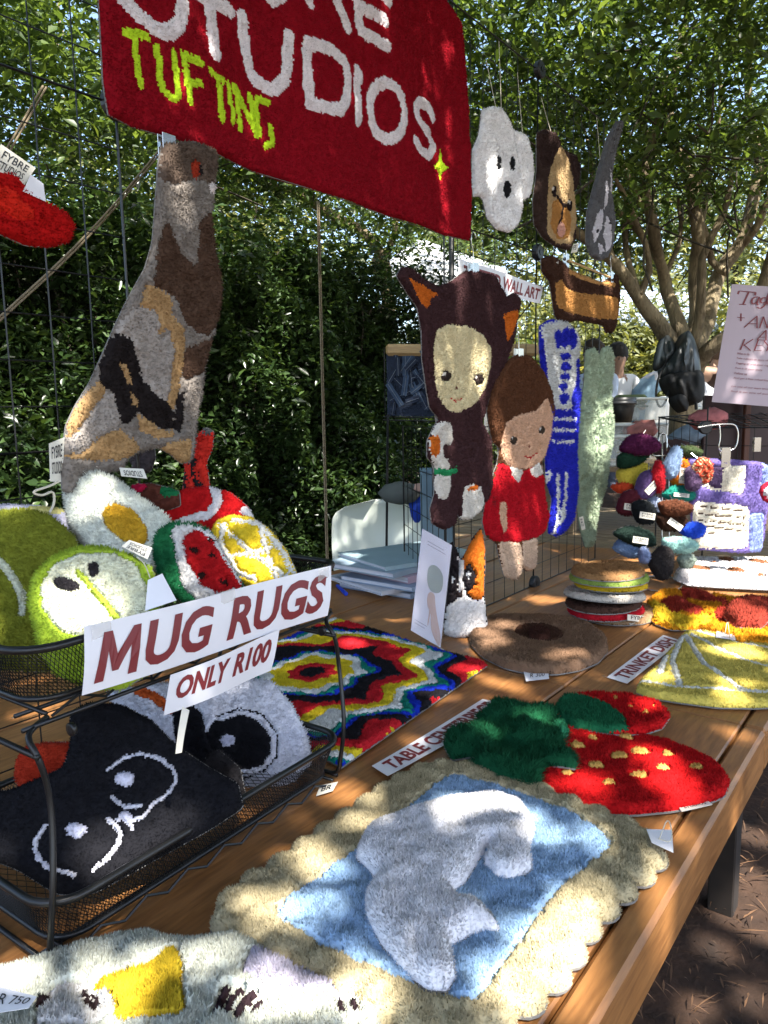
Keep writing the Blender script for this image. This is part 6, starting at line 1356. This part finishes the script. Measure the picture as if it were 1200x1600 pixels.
def poster():
    pl = Pf(1160, 550, 3.45, 3, 2)
    Qp = [(1112, 628), (1262, 640), (1280, 452), (1143, 444)]
    Q = px3(pl, Qp); root = thing('poster', 'pale pink poster headed Tag Us in maroon italic lettering beside the tree', 'poster', (Q[0] + Q[2]) / 2)
    wv = lambda s, t: .0035 * np.sin(s * 7 + t * 2) + .002 * np.sin(t * 9)
    sheet('board', Q, mat('pink_poster', (.50, .40, .45), .5), root, .002, wv, 16, 16)
    def nib(strokes, name='headline', w=.010):
        """letters drawn with a slanted nib: heavy down-strokes and hairline cross-strokes, given in pixels"""
        mb = MB(); nb = np.array([.9, -.45])
        for st_ in strokes:
            P = chaikin(np.array([pl.uv(*q) for q in st_]), 2, False) if len(st_) > 2 else np.array([pl.uv(*q) for q in st_])
            if len(P) == 2: P = np.linspace(P[0], P[1], 4)
            d = np.gradient(P, axis=0); d /= np.maximum(np.linalg.norm(d, axis=1), 1e-9)[:, None]; n_ = np.stack([-d[:, 1], d[:, 0]], 1)
            ww = w * (.26 + .45 * np.abs(d[:, 1]) ** 1.5)[:, None]
            A, B = P + n_ * ww / 2, P - n_ * ww / 2
            # height of the waved board under each point
            Z = []
            for R_ in (A, B):
                p3 = pl.to3(R_[:, 0], R_[:, 1], 0)
                s = ((p3 - Q[0]) @ nrm(Q[1] - Q[0])) / np.linalg.norm(Q[1] - Q[0]); t = ((p3 - Q[0]) @ nrm(Q[3] - Q[0])) / np.linalg.norm(Q[3] - Q[0]); Z.append(p3 + pl.N * (.0045 + 0 * s)[:, None])
            n = len(P); mb.add(np.vstack(Z), [(i, i + 1, n + i + 1, n + i) for i in range(n - 1)])
        mb.build(name, INK, root)
    nib([[(1154, 455), (1180, 457)], [(1169, 457), (1160, 476)], [(1154, 476), (1165, 476)], [(1154, 455), (1152, 460)], [(1180, 457), (1179, 462)],
         [(1184, 464), (1176, 465), (1173, 472), (1176, 476), (1182, 472)], [(1186, 464), (1181, 474), (1184, 477)],
         [(1198, 466), (1191, 465), (1187, 470), (1189, 474), (1196, 472)], [(1199, 466), (1194, 478), (1187, 483), (1182, 480)],
         [(1202, 456), (1196, 470), (1202, 479), (1212, 474), (1220, 458)]], w=.014)
    nib([[(1162, 512), (1182, 494)], [(1182, 494), (1182, 513)], [(1168, 506), (1182, 506)], [(1186, 513), (1192, 495)], [(1192, 495), (1198, 513)], [(1198, 513), (1205, 495)], [(1208, 513), (1214, 495)],
         [(1182, 531), (1196, 516)], [(1196, 516), (1196, 532)], [(1187, 527), (1196, 527)],
         [(1156, 547), (1163, 530)], [(1176, 530), (1161, 540)], [(1162, 539), (1172, 548)], [(1178, 548), (1184, 531)], [(1184, 531), (1196, 532)], [(1181, 540), (1190, 540)], [(1178, 548), (1189, 548)],
         [(1193, 533), (1200, 541)], [(1212, 534), (1200, 541)], [(1200, 541), (1197, 549)], [(1206, 550), (1212, 534)], [(1157, 490), (1157, 502)], [(1151, 496), (1163, 497)]], w=.010)
    for i, (t0, L, s) in enumerate((('What to do:', .14, .10), ('Take a photo or story of your', .42, .10), ('Tagging us with your rug', .36, .10), ('Post it to your story', .30, .09), ('Follow us', .14, .09), ('And get a free tufted keyring', .44, .08), ('Let one of our team know so you will', .60, .06), ('find it on one of our rugs', .50, .07))):
        yy = .415 - i * .042 - (.03 if i > 5 else 0); lettering(t0, Q, (.15 + s * .3, yy, .15 + s * .3 + L, yy + .020), INK, root, name='small_print', bold=0, shear=.2, wave=wv, h=.003)
    MB().tube([atc(1215, 446, 3.5), atc(1240, 760, 3.5)], .012, 6).build('stand_pole', BLACK, root)
poster()

# ================================================================== BAGS ON THE TREE
def bags():
    root = thing('black_bag', 'shiny black bag bundle hanging from the forked tree trunk', 'bag', atc(1065, 560, 5.1))
    n, k = 22, 20; top = atc(1073, 508, 5.15)
    def blob(px, m, nm, dep, fold=9, amp=.02):
        P = chaikin(np.array(px, float), 2); c = P.mean(0); V = []; N = len(P)
        rings = 9
        for r in range(rings):
            t = r / (rings - 1); q = c + (P - c) * (1 - t)
            for i, (x, y) in enumerate(q):
                V.append(atc(x, y, dep - .10 * math.sqrt(max(0, 1 - (1 - t) ** 2)) + amp * (math.sin((x - 1065) * .045 * fold + .06 * y) + .6 * math.sin(x * .09 * fold - y * .11)) * (.4 + t)))
        V2 = [v + R2 * .12 for v in V[:N]]
        V = np.array(V + V2); Fs = [(r * N + i, r * N + (i + 1) % N, (r + 1) * N + (i + 1) % N, (r + 1) * N + i) for r in range(rings - 1) for i in range(N)]
        b = rings * N; Fs += [(i, b + i, b + (i + 1) % N, (i + 1) % N) for i in range(N)]; Fs.append(tuple(range(b, b + N)))
        mesh(nm, V, Fs, m, root, True)
    SH = mat('black_nylon', (.030, .036, .040), .42, spec=.6, noise=.4, nscale=14, bump=1, bscale=9); MT = mat('black_canvas', (.012, .012, .013), .8)
    blob([(1075, 512), (1086, 530), (1094, 560), (1096, 590), (1080, 600), (1060, 590), (1040, 588), (1036, 572), (1052, 552), (1066, 530)], SH, 'nylon_shell', 5.1, 11, .012)
    blob([(1040, 520), (1052, 530), (1060, 550), (1042, 575), (1028, 575), (1032, 548)], SH, 'side_pouch', 5.16, 5, .02)
    blob([(1038, 585), (1062, 580), (1098, 575), (1102, 600), (1100, 628), (1080, 632), (1062, 625), (1042, 605)], MT, 'lower_flap', 5.05, 5, .02)
    blob([(1052, 620), (1066, 605), (1078, 625), (1074, 645), (1062, 636)], MT, 'hanging_strap_end', 5.04, 4, .01)
    MB().tube(curve([atc(*q, 5.08) for q in [(1042, 565), (1028, 590), (1024, 620), (1030, 638), (1040, 630), (1048, 600), (1044, 575)]], 2), .008, 6).build('strap', MT, root, True)
    MB().tube([atc(1082, 560, 5.02), atc(1088, 640, 5.02)], .01, 6).build('strap', MT, root)
bags()

# ================================================================== PEOPLE IN THE DISTANCE
def person(label, feet, yaw, pose, shirt, legs, hair, skin=(.30, .17, .11)):
    """pose: dict of joints (x forward, y left, z up) in metres"""
    feet = np.asarray(feet, float); root = thing('person', label, 'person', feet); a = math.radians(yaw)
    def W(P): P = np.asarray(P, float); return np.stack([feet[0] + P[..., 0] * math.cos(a) - P[..., 1] * math.sin(a), feet[1] + P[..., 0] * math.sin(a) + P[..., 1] * math.cos(a), feet[2] + P[..., 2]], -1)
    J = pose; names_ = list(J); idx = {n: i for i, n in enumerate(names_)}
    ed = [('pelvis', 'belly'), ('belly', 'chest'), ('chest', 'neck'), ('neck', 'jaw'), ('jaw', 'crown')]
    for s in 'lr': ed += [('pelvis', 'hip' + s), ('hip' + s, 'knee' + s), ('knee' + s, 'ankle' + s), ('ankle' + s, 'toe' + s), ('chest', 'sho' + s), ('sho' + s, 'elb' + s), ('elb' + s, 'wri' + s), ('wri' + s, 'han' + s)]
    R_ = dict(pelvis=.13, belly=.12, chest=.14, neck=.055, jaw=.085, crown=.095, hip=.10, knee=.06, ankle=.042, toe=.04, sho=.065, elb=.045, wri=.03, han=.035)
    me = bpy.data.meshes.new('body'); me.from_pydata([tuple(W(J[n])) for n in names_], [(idx[p], idx[q]) for p, q in ed], [])
    o = link(bpy.data.objects.new('body', me)); sk = o.modifiers.new('s', 'SKIN'); o.modifiers.new('u', 'SUBSURF').levels = 2
    for n in names_:
        r = R_[n if n in R_ else n[:-1]]; me.skin_vertices[0].data[idx[n]].radius = (r, r)
    me.skin_vertices[0].data[idx['pelvis']].use_root = True
    dg = bpy.context.evaluated_depsgraph_get(); dg.update(); m2 = bpy.data.meshes.new_from_object(o.evaluated_get(dg)); bpy.data.objects.remove(o)
    ms = [mat('skin_%d' % int(skin[0] * 100), skin, .55), mat('cloth_%d_%d' % (int(shirt[0] * 100), int(shirt[2] * 100)), shirt, .85, bump=.4, bscale=30), mat('trouser_%d' % int(legs[2] * 100), legs, .85, noise=.2)]
    for q in ms: m2.materials.append(q)
    jp = np.array([W(J[n]) for n in names_]); cl = []
    for n in names_: cl.append(2 if n[:-1] in ('hip', 'knee', 'ankle', 'toe') or n == 'pelvis' else 0 if n in ('jaw', 'crown', 'neck') or n[:-1] in ('wri', 'han') else 1)
    for p in m2.polygons:
        p.material_index = cl[int(np.argmin(np.linalg.norm(jp - np.array(p.center), axis=1)))]; p.use_smooth = True
    b = link(bpy.data.objects.new('body', m2)); put(b, root)
    c = W(np.array(J['crown'])); j = W(np.array(J['jaw'])); up = nrm(c - j); fw = nrm(W(np.array(J['crown']) + (1, 0, 0)) - c); fw = nrm(fw - up * (fw @ up)); sd_ = np.cross(up, fw); mid = (c + j) / 2
    HM = mat('hair_%d' % int(hair[0] * 1000), hair, .8, bump=.6, bscale=90)
    V = []
    for i in range(9):
        for k in range(14):
            th = math.pi * i / 8; ph = 2 * math.pi * k / 14; d = sd_ * math.sin(th) * math.cos(ph) + fw * math.sin(th) * math.sin(ph) + up * math.cos(th)
            lim = 1.0 if (d @ fw) < .25 or (d @ up) > .55 else .80; V.append(mid + up * .035 + d * .108 * lim * (1 + .03 * rng.standard_normal()))
    Fs = [(i * 14 + k, (i + 1) * 14 + k, (i + 1) * 14 + (k + 1) % 14, i * 14 + (k + 1) % 14) for i in range(8) for k in range(14)]
    mesh('hair', np.array(V), Fs, HM, root, True)
    EY = mat('eye_dark', (.01, .01, .01), .2)
    for s in (-1, 1): MB().lathe(mid + fw * .082 + sd_ * .032 * s, [(.001, -.005), (.009, -.001), (.009, .003), (.001, .007)], 8, fw).build('eye', EY, root, True); MB().lathe(mid + sd_ * .088 * s, [(.001, -.008), (.016, -.004), (.016, .004), (.001, .008)], 8, sd_).build('ear', ms[0], root, True)
    MB().add([mid + fw * .085 + up * .01, mid + fw * .088 - up * .03 + sd_ * .014, mid + fw * .112 - up * .026, mid + fw * .088 - up * .03 - sd_ * .014], [(0, 1, 2), (0, 2, 3), (1, 3, 2)]).build('nose', ms[0], root)
    return root
sit = dict(pelvis=(0, 0, .52), belly=(.01, 0, .68), chest=(.03, 0, .92), neck=(.05, 0, 1.10), jaw=(.08, 0, 1.17), crown=(.08, 0, 1.28), hipl=(.08, .1, .50), hipr=(.08, -.1, .50), kneel=(.45, .13, .50), kneer=(.45, -.13, .50), anklel=(.44, .13, .10), ankler=(.44, -.13, .10), toel=(.58, .13, .05), toer=(.58, -.13, .05), shol=(.02, .18, 1.03), shor=(.02, -.18, 1.03), elbl=(.12, .24, .78), elbr=(.12, -.24, .78), wril=(.35, .16, .76), wrir=(.35, -.16, .76), hanl=(.43, .12, .77), hanr=(.43, -.12, .77))
bendp = dict(pelvis=(0, 0, .93), belly=(.14, 0, 1.02), chest=(.38, 0, 1.08), neck=(.55, 0, 1.08), jaw=(.63, 0, 1.05), crown=(.73, 0, 1.03), hipl=(0, .1, .88), hipr=(0, -.1, .88), kneel=(.04, .11, .48), kneer=(.0, -.11, .48), anklel=(-.02, .11, .08), ankler=(-.04, -.11, .08), toel=(.12, .11, .04), toer=(.10, -.11, .04), shol=(.42, .18, 1.06), shor=(.42, -.18, 1.06), elbl=(.52, .2, .82), elbr=(.5, -.2, .82), wril=(.62, .14, .68), wrir=(.62, -.14, .68), hanl=(.68, .12, .62), hanr=(.68, -.12, .62))
def gp(x, y_head, d, z):       # stand a figure so that height z shows at the pixel
    P = atc(x, y_head, d); return np.array([P[0], P[1], float(gz(P[0]))])
person('seated person in a white shirt with dark hair seen right of the green hanging rug', gp(960, 600, 7.0, 1.1), 215, sit, (.75, .75, .76), (.06, .07, .10), (.012, .009, .007))
person('seated person in a pale blue shirt half hidden behind the green hanging rug', gp(935, 610, 6.6, 1.1), 160, sit, (.55, .62, .76), (.05, .05, .06), (.03, .018, .01))
person('person in pale blue jeans and black and white top bending over beside the bags', gp(1003, 600, 6.9, 1), -50, bendp, (.42, .42, .45), (.22, .34, .44), (.05, .02, .012))
person('seated person with brown hair and white shirt left of the poster', gp(1112, 590, 7.6, 1.1), 230, sit, (.72, .73, .76), (.05, .06, .1), (.07, .035, .018))
for i, (x, d, yw, l) in enumerate(((1000, 6.6, 160, 'white plastic chair in front of the bending person'), (1022, 7.2, 190, 'white plastic chair closest to the tree trunk'), (958, 7.4, 20, 'white plastic chair of the seated customer by the green rug'))):
    P = atc(x, 700, d); shell_chair((P[0], P[1], float(gz(P[0]))), yw, 1.0, l, 'white chairs of the cafe beyond the stall', CHW)
def cafe_table():
    P = atc(1130, 700, 7.0); r = thing('cafe_table', 'cafe table with pale top beside the person left of the poster', 'table', (P[0], P[1], .68)); MB().bbox((P[0], P[1], 1.41), (1.3, .7, .03), .006).build('top', CHW, r)
    for sx in (-.55, .55):
        for sy in (-.28, .28): MB().tube([(P[0] + sx, P[1] + sy, .66), (P[0] + sx, P[1] + sy, 1.395)], .02, 6).build('leg', CHROME, r)
cafe_table()
